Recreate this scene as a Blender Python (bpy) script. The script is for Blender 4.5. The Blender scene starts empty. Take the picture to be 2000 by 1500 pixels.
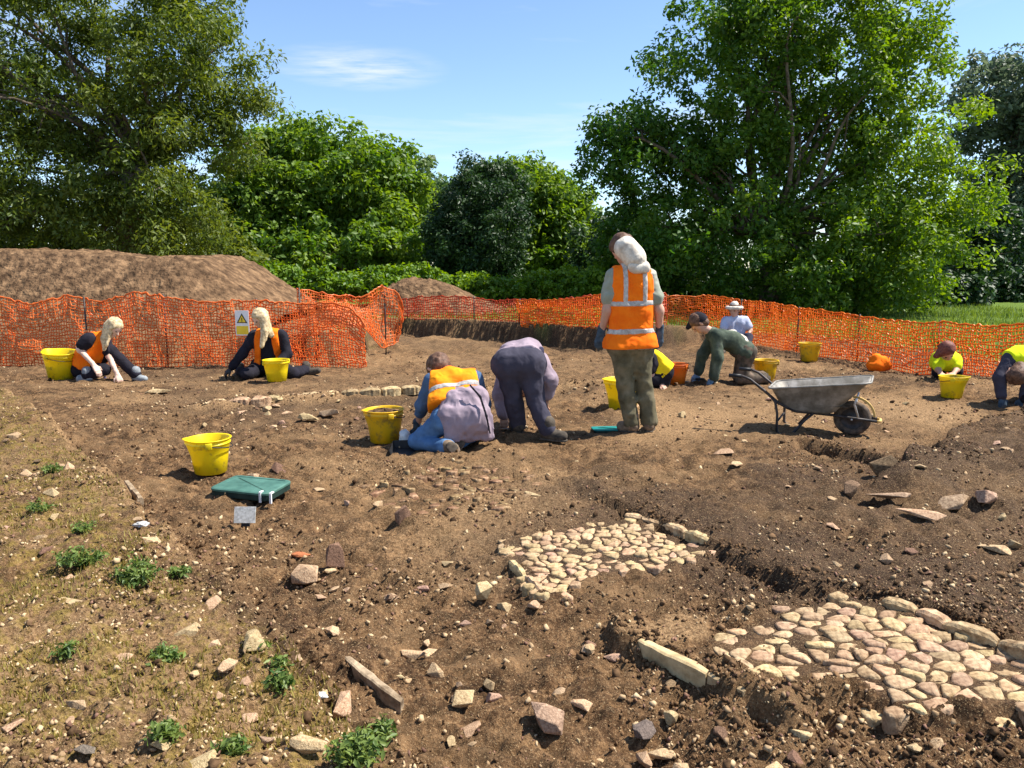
import bpy, bmesh, math, random
import numpy as np
from mathutils import Vector, Matrix

random.seed(7)
RNG = np.random.default_rng(11)
scene = bpy.context.scene
COL = scene.collection

# ------------------------------------------------------------------ camera, sky, sun, exposure
CAM_Z = 1.5
F_PX = 1480.0            # focal length in photograph pixels (2000 wide)
PITCH = math.atan(230.0 / F_PX)
cam_data = bpy.data.cameras.new('camera')
cam_data.sensor_width = 36.0
cam_data.lens = 36.0 * F_PX / 2000.0
cam_data.clip_start = 0.05
cam_data.clip_end = 2000.0
cam = bpy.data.objects.new('camera', cam_data)
COL.objects.link(cam)
cam.location = (0, 0, CAM_Z)
cam.rotation_euler = (math.pi / 2 - PITCH, 0, 0)
scene.camera = cam

SUN_EL = math.radians(56.0)
SUN_AZ = math.radians(8.0)          # from +X towards +Y
sun_dir = Vector((math.cos(SUN_EL) * math.cos(SUN_AZ), math.cos(SUN_EL) * math.sin(SUN_AZ), math.sin(SUN_EL)))
world = bpy.data.worlds.new('World')
scene.world = world
world.use_nodes = True
wn, wl = world.node_tree.nodes, world.node_tree.links
wn.clear()
w_out = wn.new('ShaderNodeOutputWorld')
w_bg = wn.new('ShaderNodeBackground')
w_bg.inputs["Strength"].default_value = 0.112
w_sky = wn.new('ShaderNodeTexSky')
w_sky.sky_type = 'NISHITA'
w_sky.sun_disc = False
w_sky.sun_elevation = SUN_EL
w_sky.sun_rotation = math.pi / 2 - SUN_AZ
w_sky.altitude = 900
w_sky.air_density = 1.0
w_sky.dust_density = 0.1
w_sky.ozone_density = 3.2
# thin cirrus: stretched noise on the view direction projected to a high plane
w_tc = wn.new('ShaderNodeTexCoord')
w_sep = wn.new('ShaderNodeSeparateXYZ')
wl.new(w_tc.outputs['Generated'], w_sep.inputs[0])
w_zm = wn.new('ShaderNodeMath'); w_zm.operation = 'MAXIMUM'; w_zm.inputs[1].default_value = 0.03
wl.new(w_sep.outputs['Z'], w_zm.inputs[0])
w_dx = wn.new('ShaderNodeMath'); w_dx.operation = 'DIVIDE'
w_dy = wn.new('ShaderNodeMath'); w_dy.operation = 'DIVIDE'
wl.new(w_sep.outputs['X'], w_dx.inputs[0]); wl.new(w_zm.outputs[0], w_dx.inputs[1])
wl.new(w_sep.outputs['Y'], w_dy.inputs[0]); wl.new(w_zm.outputs[0], w_dy.inputs[1])
w_cmb = wn.new('ShaderNodeCombineXYZ')
wl.new(w_dx.outputs[0], w_cmb.inputs[0]); wl.new(w_dy.outputs[0], w_cmb.inputs[1])
w_map = wn.new('ShaderNodeMapping')
w_map.inputs['Rotation'].default_value = (0, 0, math.radians(12))
w_map.inputs['Scale'].default_value = (0.5, 0.62, 1)
w_map.inputs['Location'].default_value = (3.35, 1.2, 0)
wl.new(w_cmb.outputs[0], w_map.inputs['Vector'])
w_n1 = wn.new('ShaderNodeTexNoise'); w_n1.inputs['Scale'].default_value = 1.0
w_n1.inputs['Detail'].default_value = 7; w_n1.inputs['Roughness'].default_value = 0.58
w_n1.inputs['Distortion'].default_value = 0.5
wl.new(w_map.outputs[0], w_n1.inputs['Vector'])
w_r = wn.new('ShaderNodeValToRGB')
w_r.color_ramp.elements[0].position = 0.50; w_r.color_ramp.elements[0].color = (0, 0, 0, 1)
w_r.color_ramp.elements[1].position = 0.80; w_r.color_ramp.elements[1].color = (1, 1, 1, 1)
wl.new(w_n1.outputs['Fac'], w_r.inputs[0])
# one denser wisp among the faint streaks
w_vs = wn.new('ShaderNodeVectorMath'); w_vs.operation = 'SUBTRACT'; w_vs.inputs[1].default_value = (-0.78, 4.1, 0)
wl.new(w_cmb.outputs[0], w_vs.inputs[0])
w_vm = wn.new('ShaderNodeVectorMath'); w_vm.operation = 'MULTIPLY'; w_vm.inputs[1].default_value = (2.1, 1.9, 0)
wl.new(w_vs.outputs[0], w_vm.inputs[0])
w_vl = wn.new('ShaderNodeVectorMath'); w_vl.operation = 'LENGTH'; wl.new(w_vm.outputs[0], w_vl.inputs[0])
w_b = wn.new('ShaderNodeMapRange'); w_b.inputs['From Min'].default_value = 1.0; w_b.inputs['From Max'].default_value = 0.0
w_b.inputs['To Min'].default_value = 0.0; w_b.inputs['To Max'].default_value = 1.0; w_b.clamp = True
wl.new(w_vl.outputs['Value'], w_b.inputs['Value'])
w_n2 = wn.new('ShaderNodeTexNoise'); w_n2.inputs['Scale'].default_value = 3.2; w_n2.inputs['Detail'].default_value = 6; w_n2.inputs['Roughness'].default_value = 0.6
w_mp2 = wn.new('ShaderNodeMapping'); w_mp2.inputs['Scale'].default_value = (0.8, 1.7, 1); w_mp2.inputs['Rotation'].default_value = (0, 0, 0.25)
wl.new(w_cmb.outputs[0], w_mp2.inputs['Vector']); wl.new(w_mp2.outputs[0], w_n2.inputs['Vector'])
w_nr = wn.new('ShaderNodeMapRange'); w_nr.inputs['From Min'].default_value = 0.36; w_nr.inputs['From Max'].default_value = 0.72; wl.new(w_n2.outputs['Fac'], w_nr.inputs['Value'])
w_bm = wn.new('ShaderNodeMath'); w_bm.operation = 'MULTIPLY'; wl.new(w_b.outputs[0], w_bm.inputs[0]); wl.new(w_nr.outputs[0], w_bm.inputs[1])
w_ba = wn.new('ShaderNodeMath'); w_ba.operation = 'MULTIPLY_ADD'; w_ba.inputs[1].default_value = 1.7; w_ba.use_clamp = True
wl.new(w_bm.outputs[0], w_ba.inputs[0]); wl.new(w_r.outputs[0], w_ba.inputs[2])
w_cm = wn.new('ShaderNodeMath'); w_cm.operation = 'MULTIPLY'; w_cm.inputs[1].default_value = 0.75
wl.new(w_ba.outputs[0], w_cm.inputs[0])
w_mix = wn.new('ShaderNodeMixRGB')
w_mix.inputs[2].default_value = (4.3, 4.6, 5.0, 1)
wl.new(w_cm.outputs[0], w_mix.inputs[0]); wl.new(w_sky.outputs[0], w_mix.inputs[1])
wl.new(w_mix.outputs[0], w_bg.inputs['Color'])
wl.new(w_bg.outputs[0], w_out.inputs['Surface'])

sun_data = bpy.data.lights.new('sun', 'SUN')
sun_data.energy = 5.0
sun_data.angle = math.radians(0.53)
sun_data.color = (1.0, 0.945, 0.86)
sun = bpy.data.objects.new('sun', sun_data)
COL.objects.link(sun)
sun.rotation_euler = (-sun_dir).to_track_quat('-Z', 'Y').to_euler()
sun.location = (20, 0, 30)

vs = scene.view_settings
vs.view_transform = 'Standard'
vs.look = 'None'
vs.exposure = 1.02
vs.gamma = 1.0
vs.use_curve_mapping = False
scene.cycles.max_bounces = 5
scene.cycles.diffuse_bounces = 3
scene.cycles.transparent_max_bounces = 8
scene.cycles.sample_clamp_indirect = 6.0

# ------------------------------------------------------------------ helpers
CP, SP = math.cos(PITCH), math.sin(PITCH)
def ray(u, v):
    a, b = (u - 1000.0) / F_PX, (750.0 - v) / F_PX
    return np.array([a, CP + b * SP, -SP + b * CP])
def G(u, v, z=0.0):
    r = ray(u, v); t = (z - CAM_Z) / r[2]
    return np.array([r[0] * t, r[1] * t, z])
def AT(u, v, y):
    r = ray(u, v); t = y / r[1]
    return np.array([r[0] * t, y, CAM_Z + r[2] * t])

def smooth(a, b, x):
    t = np.clip((x - a) / (b - a), 0, 1)
    return t * t * (3 - 2 * t)

def _hash(ix, iy, iz, seed):
    h = (ix * 374761393 + iy * 668265263 + iz * 2147483647 + seed * 1274126177) & 0xFFFFFFFF
    h = ((h ^ (h >> 13)) * 1274126177) & 0xFFFFFFFF
    h = h ^ (h >> 16)
    return (h & 0xFFFF) / 32767.5 - 1.0
def noise2(X, Y, seed=0):
    ix, iy = np.floor(X).astype(np.int64), np.floor(Y).astype(np.int64)
    fx, fy = X - ix, Y - iy
    sx, sy = fx * fx * (3 - 2 * fx), fy * fy * (3 - 2 * fy)
    z = np.int64(0)
    a = _hash(ix, iy, z, seed); b = _hash(ix + 1, iy, z, seed)
    c = _hash(ix, iy + 1, z, seed); d = _hash(ix + 1, iy + 1, z, seed)
    return (a + (b - a) * sx) * (1 - sy) + (c + (d - c) * sx) * sy
def noise3(P, seed=0):
    i = np.floor(P).astype(np.int64); f = P - i
    s = f * f * (3 - 2 * f)
    x, y, z = i[..., 0], i[..., 1], i[..., 2]
    def lx(dy, dz):
        a = _hash(x, y + dy, z + dz, seed); b = _hash(x + 1, y + dy, z + dz, seed)
        return a + (b - a) * s[..., 0]
    l0 = lx(0, 0) * (1 - s[..., 1]) + lx(1, 0) * s[..., 1]
    l1 = lx(0, 1) * (1 - s[..., 1]) + lx(1, 1) * s[..., 1]
    return l0 * (1 - s[..., 2]) + l1 * s[..., 2]
def fbm2(X, Y, f, octs, seed=0, gain=0.5):
    r, a = 0, 1.0
    for k in range(octs):
        r = r + a * noise2(X * f + 17.3 * k, Y * f - 9.1 * k, seed + k)
        f *= 2.03; a *= gain
    return r

def new_mesh(name, V, Fc, smooth_shade=False):
    """V (n,3) array, Fc (m,k) int array or list of lists"""
    me = bpy.data.meshes.new(name)
    if isinstance(Fc, np.ndarray):
        V = np.ascontiguousarray(V, dtype=np.float32)
        n, k = Fc.shape
        me.vertices.add(len(V)); me.vertices.foreach_set('co', V.ravel())
        me.loops.add(n * k); me.loops.foreach_set('vertex_index', Fc.astype(np.int32).ravel())
        me.polygons.add(n)
        me.polygons.foreach_set('loop_start', np.arange(0, n * k, k, dtype=np.int32))
        me.polygons.foreach_set('loop_total', np.full(n, k, dtype=np.int32))
        me.update(calc_edges=True)
    else:
        me.from_pydata([tuple(map(float, p)) for p in V], [], [list(map(int, f)) for f in Fc])
        me.update()
    if smooth_shade and len(me.polygons):
        me.polygons.foreach_set('use_smooth', np.ones(len(me.polygons), dtype=bool))
    return me
def link(name, me, mat=None, parent=None):
    o = bpy.data.objects.new(name, me)
    COL.objects.link(o)
    if mat is not None and me is not None and not me.materials:
        me.materials.append(mat)
    if parent is not None:
        o.parent = parent
    return o
def mobj(name, V, Fc, mat, parent=None, smooth_shade=False):
    return link(name, new_mesh(name, V, Fc, smooth_shade), mat, parent)
def tag(o, label=None, cat=None, group=None, kind=None):
    if label: o['label'] = label
    if cat: o['category'] = cat
    if group: o['group'] = group
    if kind: o['kind'] = kind
    return o
def empty(name, loc, label=None, cat=None, group=None, rz=0.0):
    o = bpy.data.objects.new(name, None)
    COL.objects.link(o)
    o.location = [float(c) for c in loc]
    o.rotation_euler = (0, 0, rz)
    o.empty_display_size = 0.1
    return tag(o, label, cat, group)
def vcol(me, name, arr):
    a = me.color_attributes.new(name, 'FLOAT_COLOR', 'POINT')
    a.data.foreach_set('color', np.ascontiguousarray(arr, dtype=np.float32).ravel())

class MB:
    """collects shapes into one mesh"""
    def __init__(s): s.V = []; s.F = []
    def add(s, V, F):
        o = len(s.V); s.V += [tuple(map(float, p)) for p in V]; s.F += [[i + o for i in f] for f in F]; return s
    def box(s, c, d, rot=None):
        P = [(x * d[0] / 2, y * d[1] / 2, z * d[2] / 2) for z in (-1, 1) for y in (-1, 1) for x in (-1, 1)]
        if rot is not None: P = [tuple(rot @ Vector(p)) for p in P]
        P = [(p[0] + c[0], p[1] + c[1], p[2] + c[2]) for p in P]
        return s.add(P, [(0, 2, 3, 1), (4, 5, 7, 6), (0, 1, 5, 4), (2, 6, 7, 3), (0, 4, 6, 2), (1, 3, 7, 5)])
    def tube(s, pts, r, n=8, caps=True):
        pts = [Vector(p) for p in pts]
        rr = r if isinstance(r, (list, tuple)) else [r] * len(pts)
        V, F = [], []
        up = None
        for i, p in enumerate(pts):
            t = (pts[min(i + 1, len(pts) - 1)] - pts[max(i - 1, 0)]).normalized()
            if up is None:
                up = Vector((0, 0, 1)) if abs(t.z) < 0.9 else Vector((1, 0, 0))
            a = t.cross(up)
            if a.length < 1e-4: a = t.orthogonal()
            a.normalize(); b = t.cross(a).normalized(); up = -b if False else a.cross(t)
            for k in range(n):
                g = 2 * math.pi * k / n
                V.append(p + (a * math.cos(g) + b * math.sin(g)) * rr[i])
        for i in range(len(pts) - 1):
            for k in range(n):
                F.append((i * n + k, i * n + (k + 1) % n, (i + 1) * n + (k + 1) % n, (i + 1) * n + k))
        if caps:
            F.append(tuple(range(n))[::-1]); F.append(tuple((len(pts) - 1) * n + k for k in range(n)))
        return s.add(V, F)
    def lathe(s, prof, n=28, c=(0, 0, 0), cap0=True, cap1=False):
        V, F = [], []
        for (r, z) in prof:
            for k in range(n):
                g = 2 * math.pi * k / n
                V.append((c[0] + r * math.cos(g), c[1] + r * math.sin(g), c[2] + z))
        for i in range(len(prof) - 1):
            for k in range(n):
                F.append((i * n + k, i * n + (k + 1) % n, (i + 1) * n + (k + 1) % n, (i + 1) * n + k))
        if cap0: F.append(tuple(range(n))[::-1])
        if cap1: F.append(tuple((len(prof) - 1) * n + k for k in range(n)))
        return s.add(V, F)
    def build(s, name, mat, parent=None, smooth_shade=False, bevel=0.0):
        me = new_mesh(name, s.V, s.F, smooth_shade)
        if bevel > 0:
            bm = bmesh.new(); bm.from_mesh(me)
            bmesh.ops.bevel(bm, geom=bm.edges[:], offset=bevel, segments=2, affect='EDGES', profile=0.5)
            bmesh.ops.recalc_face_normals(bm, faces=bm.faces[:])
            bm.to_mesh(me); bm.free()
            if smooth_shade:
                for p in me.polygons: p.use_smooth = True
        return link(name, me, mat, parent)

# ------------------------------------------------------------------ materials
def mat_new(name):
    m = bpy.data.materials.new(name); m.use_nodes = True
    return m, m.node_tree.nodes, m.node_tree.links, m.node_tree.nodes['Principled BSDF']
def ramp(n, stops):
    r = n.new('ShaderNodeValToRGB')
    e = r.color_ramp.elements
    e[0].position, e[0].color = stops[0][0], (*stops[0][1], 1)
    e[1].position, e[1].color = stops[-1][0], (*stops[-1][1], 1)
    for p, c in stops[1:-1]:
        x = e.new(p); x.color = (*c, 1)
    return r
def noise_mat(name, c1, c2, scale=20, rough=0.85, bump=0.2, detail=5, lo=0.35, hi=0.65, bdist=0.01, metallic=0.0, spec=0.25, c3=None, obj_var=0.0):
    m, n, l, b = mat_new(name)
    tc = n.new('ShaderNodeTexCoord')
    t = n.new('ShaderNodeTexNoise'); t.inputs['Scale'].default_value = scale; t.inputs['Detail'].default_value = detail
    t.inputs['Roughness'].default_value = 0.62
    l.new(tc.outputs['Object'], t.inputs['Vector'])
    stops = [(lo, c1), (hi, c2)] if c3 is None else [(lo, c1), ((lo + hi) / 2, c3), (hi, c2)]
    r = ramp(n, stops)
    l.new(t.outputs['Fac'], r.inputs[0])
    out = r.outputs[0]
    if obj_var > 0:
        oi = n.new('ShaderNodeObjectInfo')
        mr = n.new('ShaderNodeMapRange'); mr.inputs['To Min'].default_value = 1 - obj_var; mr.inputs['To Max'].default_value = 1 + obj_var
        l.new(oi.outputs['Random'], mr.inputs['Value'])
        hs = n.new('ShaderNodeHueSaturation'); l.new(mr.outputs[0], hs.inputs['Value']); l.new(out, hs.inputs['Color'])
        mr2 = n.new('ShaderNodeMapRange'); mr2.inputs['To Min'].default_value = 0.5 - 0.02; mr2.inputs['To Max'].default_value = 0.5 + 0.012
        mm = n.new('ShaderNodeMath'); mm.operation = 'FRACT'; mk = n.new('ShaderNodeMath'); mk.operation = 'MULTIPLY'; mk.inputs[1].default_value = 7.31
        l.new(oi.outputs['Random'], mk.inputs[0]); l.new(mk.outputs[0], mm.inputs[0]); l.new(mm.outputs[0], mr2.inputs['Value'])
        l.new(mr2.outputs[0], hs.inputs['Hue'])
        out = hs.outputs[0]
    l.new(out, b.inputs['Base Color'])
    b.inputs['Roughness'].default_value = rough
    b.inputs['Metallic'].default_value = metallic
    b.inputs['Specular IOR Level'].default_value = spec
    if bump > 0:
        t2 = n.new('ShaderNodeTexNoise'); t2.inputs['Scale'].default_value = scale * 2.2; t2.inputs['Detail'].default_value = 4
        l.new(tc.outputs['Object'], t2.inputs['Vector'])
        bp = n.new('ShaderNodeBump'); bp.inputs['Strength'].default_value = bump; bp.inputs['Distance'].default_value = bdist
        l.new(t2.outputs['Fac'], bp.inputs['Height']); l.new(bp.outputs[0], b.inputs['Normal'])
    return m
def leaf_mat(name, c_dark, c_light, trans=0.35, tcol=None):
    """per-leaf colour from the attribute 'tint' (0..1)"""
    m, n, l, b = mat_new(name)
    a = n.new('ShaderNodeAttribute'); a.attribute_name = 'tint'
    r = ramp(n, [(0.0, c_dark), (1.0, c_light)])
    l.new(a.outputs['Fac'], r.inputs[0])
    l.new(r.outputs[0], b.inputs['Base Color'])
    b.inputs['Roughness'].default_value = 0.5
    b.inputs['Specular IOR Level'].default_value = 0.35
    tr = n.new('ShaderNodeBsdfTranslucent')
    hs = n.new('ShaderNodeHueSaturation'); hs.inputs['Saturation'].default_value = 1.1; hs.inputs['Value'].default_value = 1.5
    hs.inputs['Hue'].default_value = 0.485
    l.new(r.outputs[0], hs.inputs['Color']); l.new(hs.outputs[0], tr.inputs['Color'])
    mx = n.new('ShaderNodeMixShader'); mx.inputs[0].default_value = trans
    l.new(b.outputs[0], mx.inputs[1]); l.new(tr.outputs[0], mx.inputs[2])
    l.new(mx.outputs[0], n['Material Output'].inputs['Surface'])
    return m
def plastic_mat(name, c, trans=0.25, dirt=(0.16, 0.10, 0.06), dirt_lo=0.62, dirt_hi=0.75, rough=0.42):
    m, n, l, b = mat_new(name)
    tc = n.new('ShaderNodeTexCoord')
    t = n.new('ShaderNodeTexNoise'); t.inputs['Scale'].default_value = 9; t.inputs['Detail'].default_value = 7; t.inputs['Roughness'].default_value = 0.7
    l.new(tc.outputs['Object'], t.inputs['Vector'])
    r = ramp(n, [(dirt_lo, c), (dirt_hi, dirt)])
    l.new(t.outputs['Fac'], r.inputs[0])
    l.new(r.outputs[0], b.inputs['Base Color'])
    b.inputs['Roughness'].default_value = rough
    tr = n.new('ShaderNodeBsdfTranslucent'); l.new(r.outputs[0], tr.inputs['Color'])
    mx = n.new('ShaderNodeMixShader'); mx.inputs[0].default_value = trans
    l.new(b.outputs[0], mx.inputs[1]); l.new(tr.outputs[0], mx.inputs[2])
    l.new(mx.outputs[0], n['Material Output'].inputs['Surface'])
    return m
def cloth_mat(name, c1, c2=None, scale=6, rough=0.9, wrinkle=0.35):
    c2 = c2 or tuple(x * 0.72 for x in c1)
    m = noise_mat(name, c1, c2, scale=scale, rough=rough, bump=wrinkle, detail=4, lo=0.38, hi=0.7, bdist=0.02, spec=0.15)
    for t in m.node_tree.nodes:                      # creased cloth relief
        if t.type == 'TEX_NOISE' and abs(t.inputs['Scale'].default_value - scale * 2.2) < 1e-3:
            t.noise_type = 'RIDGED_MULTIFRACTAL'; t.inputs['Scale'].default_value = 11; t.inputs['Detail'].default_value = 3; t.inputs['Distortion'].default_value = 1.2
    return m

def soil_material():
    m, n, l, b = mat_new('soil')
    tc = n.new('ShaderNodeTexCoord')
    at = n.new('ShaderNodeVertexColor'); at.layer_name = 'mask'
    sep = n.new('ShaderNodeSeparateColor'); l.new(at.outputs['Color'], sep.inputs[0])
    def nz(scale, detail=6, rough=0.6):
        t = n.new('ShaderNodeTexNoise'); t.inputs['Scale'].default_value = scale
        t.inputs['Detail'].default_value = detail; t.inputs['Roughness'].default_value = rough
        l.new(tc.outputs['Object'], t.inputs['Vector']); return t
    def mix(fac, c1, c2):
        x = n.new('ShaderNodeMixRGB')
        if isinstance(fac, float): x.inputs[0].default_value = fac
        else: l.new(fac, x.inputs[0])
        for i, c in ((1, c1), (2, c2)):
            if isinstance(c, tuple): x.inputs[i].default_value = (*c, 1)
            else: l.new(c, x.inputs[i])
        return x.outputs[0]
    def mul(a, bb):
        x = n.new('ShaderNodeMath'); x.operation = 'MULTIPLY'; x.use_clamp = True
        l.new(a, x.inputs[0])
        if isinstance(bb, float): x.inputs[1].default_value = bb
        else: l.new(bb, x.inputs[1])
        return x.outputs[0]
    big = nz(1.7, 5); med = nz(9, 6, 0.65); fine = nz(55, 5, 0.7); grit = nz(150, 3, 0.7)
    base = ramp(n, [(0.40, (0.029, 0.0155, 0.0075)), (0.5, (0.102, 0.055, 0.026)), (0.61, (0.27, 0.155, 0.073))])
    av = n.new('ShaderNodeMath'); av.operation = 'MULTIPLY_ADD'; av.inputs[1].default_value = 0.55
    l.new(med.outputs['Fac'], av.inputs[0])
    bb = n.new('ShaderNodeMath'); bb.operation = 'MULTIPLY'; bb.inputs[1].default_value = 0.45
    l.new(fine.outputs['Fac'], bb.inputs[0]); l.new(bb.outputs[0], av.inputs[2])
    l.new(av.outputs[0], base.inputs[0])
    col = base.outputs[0]
    # large patches of paler, warmer earth
    pr = ramp(n, [(0.46, (0, 0, 0)), (0.66, (1, 1, 1))]); l.new(big.outputs['Fac'], pr.inputs[0])
    col = mix(mul(pr.outputs[0], 0.5), col, (0.28, 0.17, 0.082))
    # sandy floor
    sandc = ramp(n, [(0.38, (0.13, 0.072, 0.033)), (0.62, (0.42, 0.262, 0.13))]); l.new(fine.outputs['Fac'], sandc.inputs[0])
    col = mix(mul(sep.outputs[1], 0.85), col, sandc.outputs[0])
    # damp dark soil, plus painted shade on cut faces, hollows and ridge foot
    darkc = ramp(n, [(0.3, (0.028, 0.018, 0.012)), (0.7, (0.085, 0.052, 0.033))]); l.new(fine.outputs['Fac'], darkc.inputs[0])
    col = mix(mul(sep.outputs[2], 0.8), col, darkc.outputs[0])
    # pale grit
    gr = ramp(n, [(0.585, (0, 0, 0)), (0.65, (1, 1, 1))]); l.new(grit.outputs['Fac'], gr.inputs[0])
    col = mix(mul(gr.outputs[0], 0.7), col, (0.48, 0.34, 0.185))
    dk = ramp(n, [(0.30, (1, 1, 1)), (0.38, (0, 0, 0))]); l.new(grit.outputs['Fac'], dk.inputs[0])
    col = mix(mul(dk.outputs[0], 0.5), col, (0.04, 0.025, 0.016))
    # moss
    mn = nz(15, 7, 0.75)
    mr = ramp(n, [(0.47, (0, 0, 0)), (0.58, (1, 1, 1))]); l.new(mn.outputs['Fac'], mr.inputs[0])
    mossc = ramp(n, [(0.36, (0.09, 0.07, 0.010)), (0.64, (0.34, 0.255, 0.04))]); l.new(fine.outputs['Fac'], mossc.inputs[0])
    col = mix(mul(mul(sep.outputs[0], mr.outputs[0]), 0.5), col, mossc.outputs[0])
    # field grass
    gc = ramp(n, [(0.3, (0.055, 0.10, 0.014)), (0.7, (0.15, 0.22, 0.035))]); l.new(med.outputs['Fac'], gc.inputs[0])
    col = mix(at.outputs['Alpha'], col, gc.outputs[0])
    l.new(col, b.inputs['Base Color'])
    b.inputs['Roughness'].default_value = 0.95
    b.inputs['Specular IOR Level'].default_value = 0.12
    bp = n.new('ShaderNodeBump'); bp.inputs['Strength'].default_value = 1.0; bp.inputs['Distance'].default_value = 0.02
    ad = n.new('ShaderNodeMath'); ad.operation = 'MULTIPLY_ADD'; ad.inputs[1].default_value = 0.5
    l.new(grit.outputs['Fac'], ad.inputs[0]); l.new(fine.outputs['Fac'], ad.inputs[2])
    l.new(ad.outputs[0], bp.inputs['Height']); l.new(bp.outputs[0], b.inputs['Normal'])
    return m

M = {}
M['soil'] = soil_material()
M['heap'] = noise_mat('heap_soil', (0.062, 0.036, 0.019), (0.25, 0.152, 0.080), scale=5.0, bump=1.0, detail=10, lo=0.36, hi=0.66, bdist=0.08, c3=(0.135, 0.080, 0.042), spec=0.1)
M['stone'] = noise_mat('limestone', (0.24, 0.15, 0.075), (0.56, 0.41, 0.235), scale=14, bump=0.5, lo=0.3, hi=0.68, obj_var=0.22, spec=0.15)
M['stone_brown'] = noise_mat('brown_stone', (0.10, 0.06, 0.035), (0.27, 0.17, 0.10), scale=16, bump=0.5, obj_var=0.25, spec=0.15)
M['stone_dark'] = noise_mat('dark_stone', (0.06, 0.048, 0.038), (0.17, 0.135, 0.105), scale=16, bump=0.5, obj_var=0.2, spec=0.2)
M['stone_pink'] = noise_mat('pink_stone', (0.22, 0.135, 0.085), (0.47, 0.32, 0.21), scale=14, bump=0.5, obj_var=0.15, spec=0.15)
M['stone_red'] = noise_mat('red_tile', (0.22, 0.075, 0.03), (0.40, 0.16, 0.06), scale=14, bump=0.4, obj_var=0.15, spec=0.15)
M['cobble'] = noise_mat('cobble_stone', (0.16, 0.10, 0.05), (0.50, 0.37, 0.21), scale=26, bump=0.8, lo=0.32, hi=0.64, obj_var=0.25, spec=0.12, c3=(0.36, 0.25, 0.135))
M['cobble_pink'] = noise_mat('cobble_pink', (0.16, 0.092, 0.055), (0.50, 0.36, 0.225), scale=26, bump=0.8, lo=0.32, hi=0.64, obj_var=0.25, spec=0.12, c3=(0.37, 0.25, 0.15))
M['grit'] = noise_mat('grit_stone', (0.10, 0.06, 0.03), (0.56, 0.42, 0.245), scale=9, bump=0.3, lo=0.34, hi=0.60, spec=0.12, c3=(0.33, 0.22, 0.12))
M['cobble_buried'] = noise_mat('buried_stone', (0.10, 0.058, 0.028), (0.36, 0.25, 0.135), scale=20, bump=0.8, lo=0.36, hi=0.66, obj_var=0.3, spec=0.1, c3=(0.20, 0.125, 0.062))
M['clod'] = noise_mat('soil_clod', (0.034, 0.019, 0.010), (0.20, 0.118, 0.06), scale=11, bump=0.9, spec=0.08)
M['bark'] = noise_mat('bark', (0.055, 0.042, 0.03), (0.17, 0.135, 0.10), scale=8, bump=0.8, spec=0.1)
M['bark_grey'] = noise_mat('bark_grey', (0.10, 0.085, 0.065), (0.26, 0.225, 0.18), scale=8, bump=0.8, spec=0.1)
M['wood'] = noise_mat('old_wood', (0.13, 0.09, 0.055), (0.42, 0.32, 0.21), scale=18, bump=0.6, spec=0.1)
M['yellow'] = plastic_mat('yellow_plastic', (0.90, 0.70, 0.006), trans=0.3, dirt_lo=0.57, dirt_hi=0.74)
M['yellow_dirty'] = plastic_mat('yellow_plastic_dirty', (0.80, 0.50, 0.008), trans=0.25, dirt_lo=0.50, dirt_hi=0.72)
M['orange_plastic'] = plastic_mat('orange_plastic', (0.85, 0.19, 0.01), trans=0.25)
M['net'] = plastic_mat('net_plastic', (0.95, 0.28, 0.06), trans=0.48, dirt=(0.85, 0.17, 0.04), dirt_lo=0.5, dirt_hi=0.75)
M['net_red'] = plastic_mat('net_plastic_red', (0.72, 0.10, 0.03), trans=0.3, dirt=(0.45, 0.05, 0.03), dirt_lo=0.5, dirt_hi=0.75)
M['net_amber'] = plastic_mat('net_plastic_amber', (0.92, 0.255, 0.02), trans=0.42, dirt=(0.80, 0.13, 0.025), dirt_lo=0.5, dirt_hi=0.75)
M['black_plastic'] = noise_mat('black_plastic', (0.012, 0.012, 0.013), (0.03, 0.03, 0.032), scale=12, rough=0.5, bump=0.05)
M['green_pad'] = noise_mat('green_pad', (0.035, 0.095, 0.075), (0.07, 0.165, 0.13), scale=10, rough=0.6, bump=0.1)
M['green_pad_side'] = noise_mat('green_pad_side', (0.008, 0.022, 0.018), (0.02, 0.045, 0.036), scale=10, rough=0.7, bump=0.1)
M['teal'] = noise_mat('teal_pad', (0.0, 0.13, 0.12), (0.01, 0.22, 0.20), scale=10, rough=0.6, bump=0.1)
M['white_plastic'] = noise_mat('white_plastic', (0.55, 0.55, 0.53), (0.78, 0.78, 0.77), scale=12, rough=0.5, bump=0.1)
M['card'] = noise_mat('grey_card', (0.33, 0.32, 0.29), (0.62, 0.61, 0.57), scale=60, rough=0.7, bump=0.1)
M['sign_white'] = noise_mat('sign_white', (0.72, 0.72, 0.70), (0.82, 0.82, 0.80), scale=8, rough=0.4, bump=0.0)
M['sign_yellow'] = noise_mat('sign_yellow', (0.80, 0.56, 0.03), (0.88, 0.64, 0.05), scale=8, rough=0.4, bump=0.0)
M['sign_black'] = noise_mat('sign_black', (0.02, 0.02, 0.02), (0.04, 0.04, 0.04), scale=8, rough=0.4, bump=0.0)
M['steel'] = noise_mat('galvanised_steel', (0.16, 0.145, 0.12), (0.36, 0.335, 0.30), scale=9, rough=0.6, bump=0.1, metallic=0.2, spec=0.35, c3=(0.24, 0.22, 0.19))
M['frame_steel'] = noise_mat('dark_frame_steel', (0.02, 0.018, 0.018), (0.07, 0.055, 0.05), scale=12, rough=0.5, bump=0.1, metallic=0.2)
M['zinc'] = noise_mat('zinc_strut', (0.5, 0.5, 0.5), (0.7, 0.7, 0.7), scale=10, rough=0.45, bump=0.0, metallic=0.4)
M['tyre'] = noise_mat('tyre_rubber', (0.03, 0.026, 0.023), (0.16, 0.11, 0.075), scale=14, rough=0.85, bump=0.3)
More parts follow.
